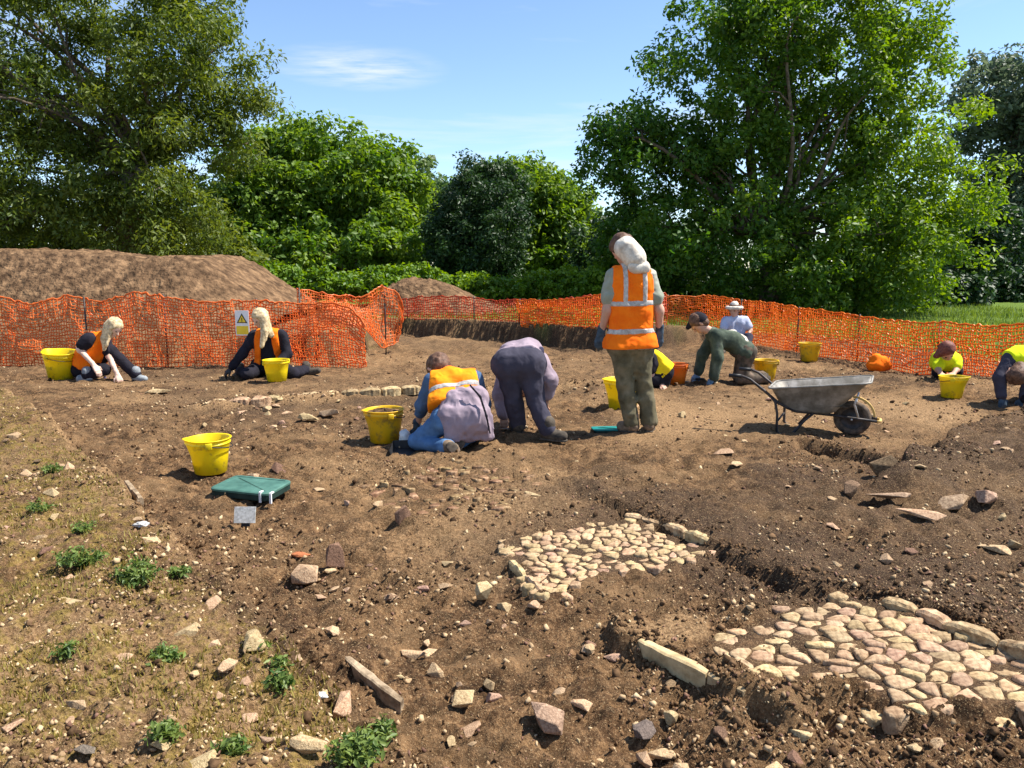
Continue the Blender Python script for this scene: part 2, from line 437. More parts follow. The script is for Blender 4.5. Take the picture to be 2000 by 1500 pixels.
M['guard'] = noise_mat('yellow_guard', (0.52, 0.34, 0.11), (0.68, 0.46, 0.16), scale=12, rough=0.6, bump=0.1)
M['skin'] = noise_mat('skin', (0.46, 0.25, 0.17), (0.58, 0.34, 0.245), scale=9, rough=0.6, bump=0.03, spec=0.3)
M['skin_pale'] = noise_mat('skin_pale', (0.62, 0.41, 0.31), (0.72, 0.50, 0.39), scale=9, rough=0.6, bump=0.03, spec=0.3)
M['vest_orange'] = cloth_mat('hivis_orange', (0.98, 0.20, 0.008), (0.86, 0.13, 0.005))
M['vest_amber'] = cloth_mat('hivis_amber', (0.98, 0.33, 0.01), (0.95, 0.17, 0.008))
M['vest_yellow'] = cloth_mat('hivis_yellow', (0.72, 0.84, 0.015), (0.58, 0.70, 0.01))
M['vest_lemon'] = cloth_mat('hivis_lemon', (0.93, 0.72, 0.015), (0.85, 0.55, 0.01))
M['strip'] = noise_mat('reflective_strip', (0.33, 0.30, 0.27), (0.55, 0.52, 0.48), scale=25, rough=0.4, bump=0.1)
M['black_cloth'] = cloth_mat('black_cloth', (0.012, 0.011, 0.015), (0.022, 0.02, 0.03))
M['slate_cloth'] = cloth_mat('slate_cloth', (0.058, 0.054, 0.075), (0.036, 0.034, 0.05))
M['lilac_cloth'] = cloth_mat('lilac_cloth', (0.33, 0.26, 0.30), (0.22, 0.17, 0.205))
M['denim'] = cloth_mat('denim', (0.10, 0.20, 0.36), (0.05, 0.11, 0.22), scale=9)
M['blue_cloth'] = cloth_mat('blue_cloth', (0.075, 0.13, 0.23), (0.05, 0.09, 0.17))
M['grey_tee'] = cloth_mat('grey_tee', (0.24, 0.26, 0.20), (0.36, 0.36, 0.30))
M['khaki'] = noise_mat('khaki_trousers', (0.060, 0.052, 0.028), (0.24, 0.20, 0.125), scale=7, rough=0.9, bump=0.3, lo=0.30, hi=0.74, c3=(0.13, 0.112, 0.064), bdist=0.02)
M['camo_green'] = noise_mat('grey_green_cloth', (0.030, 0.044, 0.032), (0.20, 0.225, 0.17), scale=7, rough=0.9, bump=0.3, lo=0.34, hi=0.78, c3=(0.075, 0.095, 0.064), bdist=0.02)
M['camo_brown'] = noise_mat('camo_brown', (0.04, 0.035, 0.025), (0.17, 0.12, 0.085), scale=9, rough=0.9, bump=0.3, lo=0.38, hi=0.65, bdist=0.02)
M['white_cloth'] = cloth_mat('white_cloth', (0.72, 0.66, 0.56), (0.42, 0.35, 0.28), scale=16)
M['pale_cloth'] = cloth_mat('pale_cloth', (0.46, 0.50, 0.62), (0.32, 0.36, 0.48), scale=9)
M['hair_blond'] = noise_mat('blond_hair', (0.27, 0.175, 0.075), (0.74, 0.58, 0.35), scale=30, rough=0.5, bump=0.5, lo=0.3, hi=0.65)
M['hair_brown'] = noise_mat('brown_hair', (0.055, 0.028, 0.018), (0.17, 0.09, 0.055), scale=30, rough=0.6, bump=0.5)
M['hair_red'] = noise_mat('red_brown_hair', (0.11, 0.03, 0.022), (0.26, 0.09, 0.06), scale=30, rough=0.6, bump=0.5)
M['boot'] = noise_mat('muddy_boot', (0.11, 0.075, 0.048), (0.30, 0.215, 0.14), scale=14, rough=0.9, bump=0.4)
M['boot_dark'] = noise_mat('dark_boot', (0.03, 0.026, 0.022), (0.12, 0.095, 0.07), scale=14, rough=0.9, bump=0.4)
M['shoe_grey'] = noise_mat('grey_shoe', (0.16, 0.18, 0.19), (0.30, 0.32, 0.33), scale=14, rough=0.8, bump=0.2)
M['glove'] = noise_mat('work_glove', (0.022, 0.035, 0.05), (0.07, 0.11, 0.15), scale=14, rough=0.8, bump=0.2)
M['glove_blue'] = noise_mat('blue_glove', (0.03, 0.11, 0.20), (0.30, 0.40, 0.48), scale=14, rough=0.8, bump=0.2)
M['purple'] = noise_mat('purple_handle', (0.20, 0.15, 0.30), (0.34, 0.27, 0.44), scale=10, rough=0.5, bump=0.0)
M['eye'] = noise_mat('dark_eye', (0.015, 0.012, 0.01), (0.03, 0.02, 0.018), scale=10, rough=0.3, bump=0.0)
M['weed'] = leaf_mat('weed_leaf', (0.035, 0.085, 0.014), (0.20, 0.26, 0.06), 0.3)
M['weed_dry'] = leaf_mat('dry_grass', (0.14, 0.11, 0.02), (0.34, 0.28, 0.07), 0.3)
M['leaf_ash'] = leaf_mat('ash_leaf', (0.042, 0.115, 0.015), (0.165, 0.255, 0.022), 0.48)
M['leaf_olive'] = leaf_mat('olive_leaf', (0.055, 0.095, 0.012), (0.165, 0.205, 0.028), 0.45)
M['leaf_green'] = leaf_mat('maple_leaf', (0.055, 0.130, 0.013), (0.180, 0.275, 0.032), 0.46)
M['leaf_far'] = leaf_mat('far_leaf', (0.055, 0.110, 0.030), (0.15, 0.215, 0.055), 0.36)
M['leaf_bright'] = leaf_mat('hedge_leaf', (0.060, 0.140, 0.010), (0.180, 0.290, 0.018), 0.42)
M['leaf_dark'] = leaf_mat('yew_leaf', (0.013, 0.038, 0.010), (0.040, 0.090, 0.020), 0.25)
M['leaf_haze'] = leaf_mat('hazed_grey_green_leaf', (0.060, 0.095, 0.055), (0.130, 0.170, 0.095), 0.38)  # bluish distance haze painted into the leaf colour
M['grass'] = leaf_mat('grass_blade', (0.045, 0.095, 0.012), (0.20, 0.27, 0.045), 0.35)

# ------------------------------------------------------------------ ground
def gp(pts, z=0.0): return np.array([G(u, v, z)[:2] for u, v in pts])
def line_dist(X, Y, P):
    """distance to an open polyline, signed (+ = left of its direction), and a 0..1 fade off the two ends"""
    best = np.full(X.shape, 1e9); sgn = np.ones(X.shape); off = np.zeros(X.shape)
    for i in range(len(P) - 1):
        a, b = P[i], P[i + 1]; d = b - a; L2 = d @ d
        t = ((X - a[0]) * d[0] + (Y - a[1]) * d[1]) / L2
        tc = np.clip(t, 0, 1)
        dx, dy = X - a[0] - tc * d[0], Y - a[1] - tc * d[1]
        q = np.hypot(dx, dy)
        m = q < best
        best = np.where(m, q, best)
        sgn = np.where(m, np.where(d[0] * (Y - a[1]) - d[1] * (X - a[0]) >= 0, 1.0, -1.0), sgn)
        over = np.zeros(X.shape)
        if i == 0: over = np.maximum(over, -t * math.sqrt(L2))
        if i == len(P) - 2: over = np.maximum(over, (t - 1) * math.sqrt(L2))
        off = np.where(m, over, off)
    return best * sgn, 1 - smooth(0.0, 0.5, off)
def poly_sd(X, Y, P):
    """signed distance to a polygon, negative inside"""
    best = np.full(X.shape, 1e9); ins = np.zeros(X.shape, bool)
    n = len(P)
    for i in range(n):
        a, b = P[i], P[(i + 1) % n]; d = b - a
        t = np.clip(((X - a[0]) * d[0] + (Y - a[1]) * d[1]) / (d @ d), 0, 1)
        best = np.minimum(best, np.hypot(X - a[0] - t * d[0], Y - a[1] - t * d[1]))
        if abs(d[1]) > 1e-9:
            c = ((a[1] > Y) != (b[1] > Y)) & (X < d[0] * (Y - a[1]) / d[1] + a[0])
            ins ^= c
    return np.where(ins, -best, best)

EDGE = gp([(-200, 735), (0, 770), (95, 815), (170, 893), (250, 965), (390, 1085), (520, 1195), (620, 1285), (740, 1385), (840, 1480)], 0.08)
EDGE = np.vstack([EDGE, [EDGE[-1] + np.array([0.25, -0.8])]])
BANK = np.vstack([EDGE, [[-0.2, -1.0], [-14, -1.0], [-14, 9.0]]])
COB1 = gp([(985, 1056), (1090, 1032), (1225, 1014), (1300, 1032), (1388, 1062), (1352, 1088), (1300, 1104), (1215, 1110), (1150, 1128), (1105, 1152), (1055, 1158), (1000, 1108)], 0.04)
COB2 = gp([(1383, 1262), (1400, 1222), (1480, 1205), (1530, 1185), (1640, 1162), (1735, 1182), (1800, 1205), (1870, 1236), (2000, 1282), (2160, 1330), (2190, 1420), (1975, 1392), (1885, 1372), (1800, 1388), (1715, 1366), (1680, 1336), (1590, 1326), (1500, 1322), (1430, 1296)], 0.07)
PLAT = gp([(1212, 1204), (1246, 1256), (1360, 1312), (1432, 1348), (1545, 1392), (1640, 1350), (1700, 1378), (1800, 1402), (1960, 1406), (2250, 1440), (2250, 1325), (1880, 1228), (1740, 1172), (1640, 1150), (1500, 1180), (1390, 1190), (1300, 1190)], 0.06)
SANDPATCH = gp([(1225, 1215), (1300, 1195), (1390, 1200), (1385, 1245), (1330, 1275), (1250, 1255)], 0.07)
LIP1 = gp([(1990, 1270), (1870, 1222), (1730, 1165), (1610, 1150), (1500, 1118), (1400, 1062), (1230, 1002)], 0.03)
LIP2 = gp([(2250, 725), (2000, 803), (1850, 862), (1800, 905), (1755, 928)], 0.08)
PIT = gp([(1550, 876), (1640, 886), (1710, 908), (1770, 926), (1690, 924), (1590, 902)])
RIDGE = gp([(395, 800), (600, 783), (830, 766), (1000, 758), (1185, 752)], 0.04)
FLOOR = gp([(1180, 740), (1330, 770), (1560, 770), (1800, 790), (1900, 790), (1850, 850), (1790, 900), (1740, 915), (1620, 870), (1440, 850), (1300, 860), (1240, 880)])
FLOOR2 = gp([(620, 700), (900, 690), (1180, 700), (1180, 745), (830, 760), (420, 785), (330, 760)])
PALE = gp([(620, 905), (850, 890), (1060, 900), (1100, 960), (1000, 1010), (800, 1015), (650, 965)])
DARK1 = gp([(1110, 905), (1500, 900), (1750, 940), (2100, 880), (2100, 1290), (1850, 1215), (1500, 1230), (1300, 1190), (1000, 1180), (900, 1120), (950, 1040), (1080, 1000)])
DIG = np.array([[-16, 1], [-15, 10.0], [-9, 11.35], [-5.6, 11.75], [-3.0, 11.95], [-2.45, 12.3], [-2.6, 13.8], [-2.55, 16.3], [-0.4, 14.9], [1.64, 13.7], [3.3, 14.4], [4.7, 15.2], [5.8, 13.1], [7.3, 10.6], [9.5, 8.2], [14, 4], [14, -2], [-16, -2]])
TIER = np.array([[-2.9, 13.75], [-1.4, 13.2], [0.3, 12.75], [0.9, 13.4], [0.2, 14.6], [-2.5, 16.6], [-3.3, 15]])

def H(X, Y, masks=False):
    X = np.asarray(X, float); Y = np.asarray(Y, float)
    wx = X + 0.06 * fbm2(X, Y, 3.1, 4, 50, 0.62); wy = Y + 0.06 * fbm2(X, Y, 3.1, 4, 60, 0.62)
    wx2 = X + 0.15 * fbm2(X, Y, 1.1, 2, 51); wy2 = Y + 0.15 * fbm2(X, Y, 1.1, 2, 61)
    z = 0.045 * fbm2(X, Y, 0.55, 2, 1) * smooth(1.0, 4.0, Y)
    bank = poly_sd(wx, wy, BANK)
    z = z + 0.16 * smooth(0.035, -0.06, bank) + 0.05 * smooth(-0.1, -1.6, bank)
    gl, gf = line_dist(wx, wy, EDGE)
    # little gutter at the foot of the bank in the foreground
    gut = np.exp(-((gl + 0.09 * np.where(True, 1, 0)) / 0.055) ** 2) * smooth(3.6, 3.0, Y)
    z = z - 0.06 * gut
    plat = poly_sd(wx, wy, PLAT)
    z = z + 0.075 * smooth(0.035, -0.025, plat)
    s1, f1 = line_dist(wx, wy, LIP1)
    l1 = smooth(-0.02, 0.05, -s1) * np.exp(-np.clip(-s1, 0, 9) / 1.3) * f1
    # trench side of the lip drops a little
    l1d = smooth(-0.01, 0.03, s1) * np.exp(-np.clip(s1, 0, 9) / 0.22) * f1
    z = z + 0.06 * l1 - 0.035 * l1d
    s2, f2 = line_dist(wx, wy, LIP2)
    l2 = smooth(-0.03, 0.05, s2) * np.exp(-np.clip(s2, 0, 9) / 2.0) * f2
    z = z + 0.16 * l2
    pit = poly_sd(wx, wy, PIT)
    pitm = smooth(0.05, -0.10, pit)
    z = z - 0.19 * pitm + 0.03 * np.exp(-(np.clip(pit, 0, 9) / 0.15) ** 2) * (1 - pitm)
    rd, rf = line_dist(wx, wy, RIDGE)
    ridge = np.exp(-(rd / 0.17) ** 2) * rf
    z = z + 0.09 * ridge
    dig = poly_sd(wx, wy, DIG)
    right = smooth(2.5, 5.0, X)
    w = 0.10 + 0.5 * right + 0.5 * smooth(-3, -5, X)
    turf = smooth(-0.04, 1.0, dig / w)
    z = z + (0.42 - 0.28 * right) * turf
    tier = poly_sd(wx2, wy2, TIER)
    tm = smooth(0.05, -0.06, tier) * (1 - turf)
    z = z + 0.05 * tm * (0.9 + 0.8 * fbm2(X, Y, 2.2, 2, 80))
    far = smooth(20, 60, Y)
    fl1 = smooth(0.2, -0.35, poly_sd(wx2, wy2, FLOOR)); fl2 = smooth(0.2, -0.35, poly_sd(wx2, wy2, FLOOR2))
    floor = np.maximum(fl1, 0.6 * fl2)
    sandp = smooth(0.03, -0.05, poly_sd(wx, wy, SANDPATCH))
    c1 = poly_sd(X, Y, COB1); c2 = poly_sd(X, Y, COB2)
    cob = np.maximum(smooth(0.0, -0.04, c1), smooth(0.0, -0.04, c2))
    z = z + 0.028 * smooth(0.06, -0.05, c1)
    rough = (1 - 0.6 * floor) * (1 - 0.85 * sandp) * (1 - 0.8 * cob) * (0.65 + 0.5 * smooth(-0.4, 0.5, fbm2(X, Y, 0.9, 2, 90)))
    rough = rough * (1 - 0.75 * turf)
    n1 = fbm2(X, Y, 2.3, 2, 20); n2 = fbm2(X, Y, 7.0, 2, 23); n3 = fbm2(X, Y, 21.0, 2, 26); n4 = fbm2(X, Y, 60.0, 1, 29)
    z = z + rough * (0.024 * n1 + 0.024 * n2 + 0.017 * n3 + 0.009 * n4)
    z = z - 0.02 * cob
    if not masks: return z
    moss = smooth(0.02, -0.25, bank) * smooth(13, 9, Y)
    sand = np.clip(0.95 * fl1 + 0.3 * fl2 + sandp + 0.9 * ridge + 0.8 * np.exp(-(bank / 0.06) ** 2) * smooth(-0.1, 0.5, fbm2(X, Y, 1.9, 2, 33) + 0.35) + 0.35 * tm, 0, 1)
    dark = np.clip(0.9 * pitm + 0.8 * l1d + 0.55 * gut + 0.55 * l1 + 0.55 * l2 + 0.5 * smooth(0.1, 0.7, fbm2(X, Y, 0.8, 3, 40)) * (1 - floor) + 0.55 * cob  # dark soil, with shade painted into the pit and below the lip
                   + 0.9 * np.exp(-((dig / w - 0.5) / 0.45) ** 2) * (1 - right) * smooth(-3.2, -2.2, X), 0, 1)  # shade of the far trench face painted on as a dark band
    pale = smooth(0.25, -0.25, poly_sd(wx2, wy2, PALE)) * 0.55 * smooth(-0.5, 0.4, fbm2(X, Y, 2.5, 3, 35)) + 0.75 * smooth(0.0, -0.4, bank) * smooth(-0.6, 0.5, fbm2(X, Y, 1.4, 3, 37))
    sand = np.clip(sand * (0.65 + 0.5 * fbm2(X, Y, 1.2, 3, 36)) + pale + 0.95 * np.exp(-((bank + 0.03) / 0.05) ** 2) * smooth(3.0, 3.8, Y) + 0.9 * ridge + 0.7 * sandp + 0.6 * smooth(0.25, 0.8, fbm2(X, Y, 0.7, 3, 38)) * (1 - cob), 0, 1)
    dark = np.clip(dark + 0.6 * smooth(0.3, -0.3, poly_sd(wx2, wy2, DARK1)) * smooth(-0.7, 0.3, fbm2(X, Y, 1.5, 3, 39)), 0, 1) * (1 - 0.6 * smooth(0.0, -0.3, bank))
    dark = np.clip(dark + 0.7 * np.exp(-((rd + 0.22) / 0.12) ** 2) * rf, 0, 1)  # shadow side of the ridge painted as a dark strip
    dark = dark * (1 - sandp) * (1 - 0.7 * ridge)
    grass = smooth(0.2, 0.9, dig - 0.25 * right + 0.35 * fbm2(X, Y, 1.6, 3, 70)) * smooth(-3.4, -1.5, X + 0.1 * (Y - 12) - 0.5 * smooth(20, 30, Y) * -20)
    return z, np.stack([moss, sand, dark, grass], -1)

def gz(x, y):
    return float(H(np.array([x]), np.array([y]))[0])
def on_ground(u, v, it=4):
    """photograph pixel -> point on the terrain"""
    p = G(u, v)
    for _ in range(it):
        p = G(u, v, gz(p[0], p[1]))
    return p

ys = np.concatenate([0.9 * (28 / 0.9) ** (np.linspace(0, 1, 660)), 28 * (600 / 28) ** (np.linspace(0, 1, 60)[1:])])
ts = np.linspace(-1.1, 1.1, 540)
TY, TT = np.meshgrid(ys, ts, indexing='ij')
TX = TT * (TY + 0.9)
TZ, TM = H(TX, TY, True)
nr, nc = TX.shape
idx = np.arange(nr * nc).reshape(nr, nc)
quads = np.stack([idx[:-1, :-1], idx[:-1, 1:], idx[1:, 1:], idx[1:, :-1]], -1).reshape(-1, 4)
me = new_mesh('ground', np.stack([TX, TY, TZ], -1).reshape(-1, 3), quads, True)
vcol(me, 'mask', TM.reshape(-1, 4))
ground = link('ground', me, M['soil'])
tag(ground, kind='structure', label='bare brown earth of the dig and the field round it')

# ------------------------------------------------------------------ rubble stones
def hull_stone(seed, n=15, flat=0.6, long=1.0):
    r = np.random.default_rng(seed)
    P = r.normal(size=(n, 3)); P /= np.linalg.norm(P, axis=1)[:, None]
    P *= r.uniform(0.68, 1.0, (n, 1))
    P *= np.array([0.5 * long, 0.42, 0.5 * flat])
    bm = bmesh.new()
    for p in P: bm.verts.new(p)
    res = bmesh.ops.convex_hull(bm, input=bm.verts[:])
    loose = [v for v in bm.verts if not v.link_faces]
    bmesh.ops.delete(bm, geom=loose, context='VERTS')
    return bm
def stone_mesh(seed, n=15, flat=0.6, long=1.0, bevel=0.0):
    bm = hull_stone(seed, n, flat, long)
    if bevel:
        bmesh.ops.bevel(bm, geom=bm.edges[:], offset=bevel, segments=1, affect='EDGES')
    bmesh.ops.triangulate(bm, faces=bm.faces[:])
    me = bpy.data.meshes.new('stone'); bm.to_mesh(me); bm.free()
    return me
def arrays(me):
    V = np.empty(len(me.vertices) * 3); me.vertices.foreach_get('co', V)
    F = np.empty(len(me.polygons) * 3, dtype=np.int32); me.polygons.foreach_get('vertices', F)
    return V.reshape(-1, 3), F.reshape(-1, 3)

def scatter_mass(name, P, S, bases, mat, label, cat, sink=0.25, flat=1.0, parent=None):
    """many small lumps joined into one mesh"""
    Vs, Fs, off = [], [], 0
    n = len(P)
    which = RNG.integers(0, len(bases), n)
    for b, (BV, BF) in enumerate(bases):
        k = np.where(which == b)[0]
        if not len(k): continue
        q = RNG.normal(size=(len(k), 4)); q /= np.linalg.norm(q, axis=1)[:, None]
        w, x, y, z = q.T
        R = np.stack([1 - 2 * (y * y + z * z), 2 * (x * y - w * z), 2 * (x * z + w * y), 2 * (x * y + w * z), 1 - 2 * (x * x + z * z), 2 * (y * z - w * x), 2 * (x * z - w * y), 2 * (y * z + w * x), 1 - 2 * (x * x + y * y)], -1).reshape(-1, 3, 3)
        V = np.einsum('nij,vj->nvi', R, BV) * S[k][:, None, None]
        V[..., 2] *= flat
        V += P[k][:, None, :]
        V[..., 2] += (0.5 - sink) * 0.5 * S[k][:, None]
        F = BF[None] + (np.arange(len(k)) * len(BV))[:, None, None] + off
        off += len(k) * len(BV)
        Vs.append(V.reshape(-1, 3)); Fs.append(F.reshape(-1, 3))
    o = mobj(name, np.concatenate(Vs), np.concatenate(Fs), mat, parent)
    return tag(o, label, cat, kind='stuff')

tiny = [arrays(stone_mesh(100 + i, 7, 0.8)) for i in range(6)]
mid = [arrays(stone_mesh(200 + i, 11, 0.7, 1.1)) for i in range(8)]

def rand_ground(n, dmin=1.7, dmax=13, spread=0.85, power=1.0):
    y = dmin * (dmax / dmin) ** (RNG.random(n) ** power)
    x = (RNG.random(n) * 2 - 1) * spread * y
    return x, y
def keep_mask(x, y, floor_keep=0.25):
    fl = np.minimum(poly_sd(x, y, FLOOR), poly_sd(x, y, SANDPATCH))
    cb = np.minimum(poly_sd(x, y, COB1), poly_sd(x, y, COB2))
    clump = smooth(-0.35, 0.7, fbm2(x, y, 1.3, 3, 140))
    k = RNG.random(len(x)) < np.where(fl < 0, floor_keep, 0.12 + 0.88 * clump)
    k &= cb > 0.0
    k &= poly_sd(x, y, DIG) < 0.1
    return k
for nm, cnt, lo, hi, bases, mat, lab, cat in (
        ('soil_clods', 38000, 0.008, 0.034, tiny, M['clod'], 'loose crumbs and clods of brown soil', 'soil'),
        ('soil_lumps', 4200, 0.022, 0.058, mid, M['clod'], 'bigger lumps of brown soil strewn about', 'soil'),
        ('gravel', 24000, 0.006, 0.020, tiny, M['grit'], 'tan grit and gravel strewn over the soil', 'gravel'),
        ('brown_gravel', 9000, 0.012, 0.034, tiny, M['stone_brown'], 'brown stony gravel strewn over the soil', 'gravel'),
        ('rubble_chips', 7000, 0.016, 0.044, mid, M['grit'], 'small tan stone chips strewn over the soil', 'rubble')):
    x, y = rand_ground(cnt, 1.7, 12.5)
    k = keep_mask(x, y); x, y = x[k], y[k]
    s = lo + (hi - lo) * RNG.random(len(x)) ** 2.8
    s *= 0.85 + 0.06 * y
    scatter_mass(nm, np.stack([x, y, H(x, y)], -1), s, bases, mat, lab, cat)

# stony scatter on the mossy bank
x, y = rand_ground(26000, 1.7, 10)
k = (poly_sd(x, y, BANK) < 0.05) & (RNG.random(len(x)) < 0.25 + 0.75 * smooth(-0.4, 0.5, fbm2(x, y, 1.7, 3, 150))); x, y = x[k], y[k]
scatter_mass('bank_gravel', np.stack([x, y, H(x, y)], -1), (0.006 + 0.026 * RNG.random(len(x)) ** 3) * (0.85 + 0.07 * y), tiny, M['grit'], 'tan gravel and chips strewn over the mossy bank', 'gravel')
# crumbled soil along the cut edges
ex, ey = [], []
for L_, n_ in ((LIP1, 1300), (EDGE[2:], 1200), (PIT, 350), (LIP2, 500), (PLAT[:8], 600), (RIDGE, 900)):
    sg = np.r_[0, np.cumsum(np.linalg.norm(np.diff(L_, axis=0), axis=1))]
    t_ = RNG.random(n_) * sg[-1]
    ex.append(np.interp(t_, sg, L_[:, 0]) + RNG.normal(0, 0.07, n_)); ey.append(np.interp(t_, sg, L_[:, 1]) + RNG.normal(0, 0.07, n_))
x, y = np.concatenate(ex), np.concatenate(ey)
k = (np.minimum(poly_sd(x, y, COB1), poly_sd(x, y, COB2)) > 0.0) & (y > 1.2); x, y = x[k], y[k]
scatter_mass('edge_clods', np.stack([x, y, H(x, y)], -1), 0.008 + 0.034 * RNG.random(len(x)) ** 2, tiny, M['clod'], 'crumbled clods along the cut edges of the trench', 'soil')
# individual loose stones that can be picked out in the photograph
STONES = [stone_mesh(300 + i, 12, [0.45, 0.6, 0.75][i % 3], [1.0, 1.2, 0.9, 1.4][i % 4], 0.015) for i in range(14)]
def put_stone(u, v, wpx, mat, label, seed, long=1.0, flat=0.6, rz=None, tilt=0.15, group=None, sink=0.2, cat='stone'):
    p = on_ground(u, v)
    d = math.hypot(p[0], p[1])
    size = wpx * math.hypot(d, CAM_Z) / F_PX
    m_ = stone_mesh(seed, 14, flat, long, 0.014)
    o = link('stone', m_, mat)
    r = random.Random(seed)
    o.rotation_euler = (r.uniform(-tilt, tilt), r.uniform(-tilt, tilt), r.uniform(0, 6.28) if rz is None else rz)
    s = size / long
    o.scale = (s, s, s)
    o.location = (p[0], p[1], p[2] + s * 0.5 * flat * (1 - 2 * sink))
    return tag(o, label, cat, group)
ST, SB, SD, SPK, SR = M['stone'], M['stone_brown'], M['stone_dark'], M['stone_pink'], M['stone_red']
BIG = [
    (497, 1272, 68, ST, 'pale flat-topped stone on mossy bank with dark shadow below it', 1.0, 0.7),
    (444, 1308, 44, ST, 'pale stone just left below the flat-topped stone on the bank', 1.0, 0.6),
    (806, 1283, 72, ST, 'long pale slab lying slanted beside the wooden batten', 1.7, 0.45),
    (852, 1326, 58, ST, 'pale block between the slanted slab and the squarish tan block', 1.0, 0.75),
    (908, 1380, 62, ST, 'squarish tan block left of the largest foreground stone', 1.05, 0.8),
    (946, 1168, 42, ST, 'upright rounded tan stone below the smaller cobbled patch', 0.8, 1.0),
    (955, 1348, 34, ST, 'small tan stone with dark shadow above the largest foreground stone', 0.9, 0.9),
    (1068, 1425, 92, SPK, 'largest pinkish rough stone in the front centre of the rubble', 1.15, 0.85),
    (1310, 1412, 38, ST, 'small pale block below the end of the stone kerb', 0.9, 0.8),
    (1262, 1440, 54, SD, 'dark grey rounded stone at the bottom centre right', 1.0, 0.8),
    (1292, 1478, 62, ST, 'long pale stone below the dark grey stone at the bottom', 1.7, 0.5),
    (1258, 1492, 40, ST, 'pale block cut by the bottom edge near the long stone', 1.0, 0.8),
    (600, 1140, 88, ST, 'wide tan block at the broken edge of the bank', 1.25, 0.8),
    (588, 1086, 52, SR, 'flat reddish tile fragment on the broken edge of the bank', 1.5, 0.35),
    (655, 1108, 46, SB, 'brown upright stone right of the reddish tile fragment', 0.8, 1.1),
    (625, 1168, 40, ST, 'thin pale sliver of stone below the wide tan block', 1.8, 0.4),
    (785, 1024, 34, SB, 'upright brown stone left of the smaller cobbled patch', 0.7, 1.2),
    (545, 924, 44, SB, 'brown stone standing behind the green kneeling pad', 1.0, 0.7),
    (310, 768, 58, ST, 'wide flat pale stone in front of the seated blonde digger', 1.5, 0.35),
    (1738, 975, 96, SPK, 'long pinkish slab in the stone cluster at right', 1.8, 0.4),
    (1800, 1008, 92, ST, 'thin pale slab nearest the camera in the stone cluster at right', 1.9, 0.3),
    (1868, 995, 98, SPK, 'pointed pinkish stone at the right of the stone cluster', 1.5, 0.55),
    (1730, 936, 66, SB, 'brown jagged stone at the back of the stone cluster at right', 1.0, 0.9),
    (1925, 988, 56, SPK, 'small pinkish stone at the right end of the stone cluster', 1.0, 0.7),
    (1664, 966, 42, SB, 'brown stone at the left end of the stone cluster at right', 0.9, 0.8),
    (1958, 1078, 80, ST, 'broad flat pale stone lying alone near the right edge', 1.6, 0.3),
    (1730, 1099, 28, ST, 'small round pale stone above the larger cobbled patch', 1.0, 0.8),
    (602, 1466, 78, ST, 'pale angular stone left of the leafy weed at the bottom', 1.4, 0.6),
    (312, 1464, 46, ST, 'pale angular stone at the bottom of the mossy bank', 1.2, 0.6),
    (398, 1494, 66, ST, 'broad pale stone cut by the bottom edge on the mossy bank', 1.2, 0.6),
    (166, 1474, 46, SD, 'dark slate-blue stone at the bottom left of the bank', 1.2, 0.6),
    (242, 1292, 58, ST, 'low pale stone left of the small weed on the bank', 1.5, 0.4),
    (142, 1176, 82, ST, 'thin pale slab lying flat below the two leafy weeds', 1.9, 0.18),
    (490, 1412, 40, ST, 'speckled pale stone above the angular stones on the bank', 1.0, 0.7),
    (640, 812, 62, ST, 'long pale stone in the rubble band below the line of slabs', 1.6, 0.5),
    (602, 822, 52, ST, 'pale stone left of the long stone in the rubble band', 1.2, 0.6),
    (1412, 886, 62, ST, 'pale low stone on the floor right of the standing digger', 1.8, 0.4),
    (1040, 966, 48, ST, 'pale sliver of stone behind the smaller cobbled patch', 2.0, 0.3),
    (1152, 1275, 36, ST, 'small pale stone left of the smooth sandy patch', 1.1, 0.7),
    (960, 1060, 62, SPK, 'pink slab at the left corner of the smaller cobbled patch', 1.8, 0.3),
    (1672, 1345, 34, SPK, 'round pink cobble lying loose before the larger cobbled patch', 1.0, 0.8),
    (1835, 1392, 40, ST, 'pale loose stone fallen below the larger cobbled patch', 1.4, 0.6),
    (1405, 1440, 40, SB, 'brown stone in the gravel below the stone kerb', 1.1, 0.7),
    (1497, 1372, 100, ST, 'long flat slab continuing the curved kerb to the right', 2.2, 0.28),
    (620, 958, 34, ST, 'thin pale flake of stone right of the green kneeling pad', 1.8, 0.4),
]
for i, (u, v, w_, m_, lab, lg, fl) in enumerate(BIG):
    put_stone(u, v, w_, m_, lab, 1000 + i * 7, lg, fl, rz=random.uniform(-0.5, 0.3) if lg > 1.3 else None)

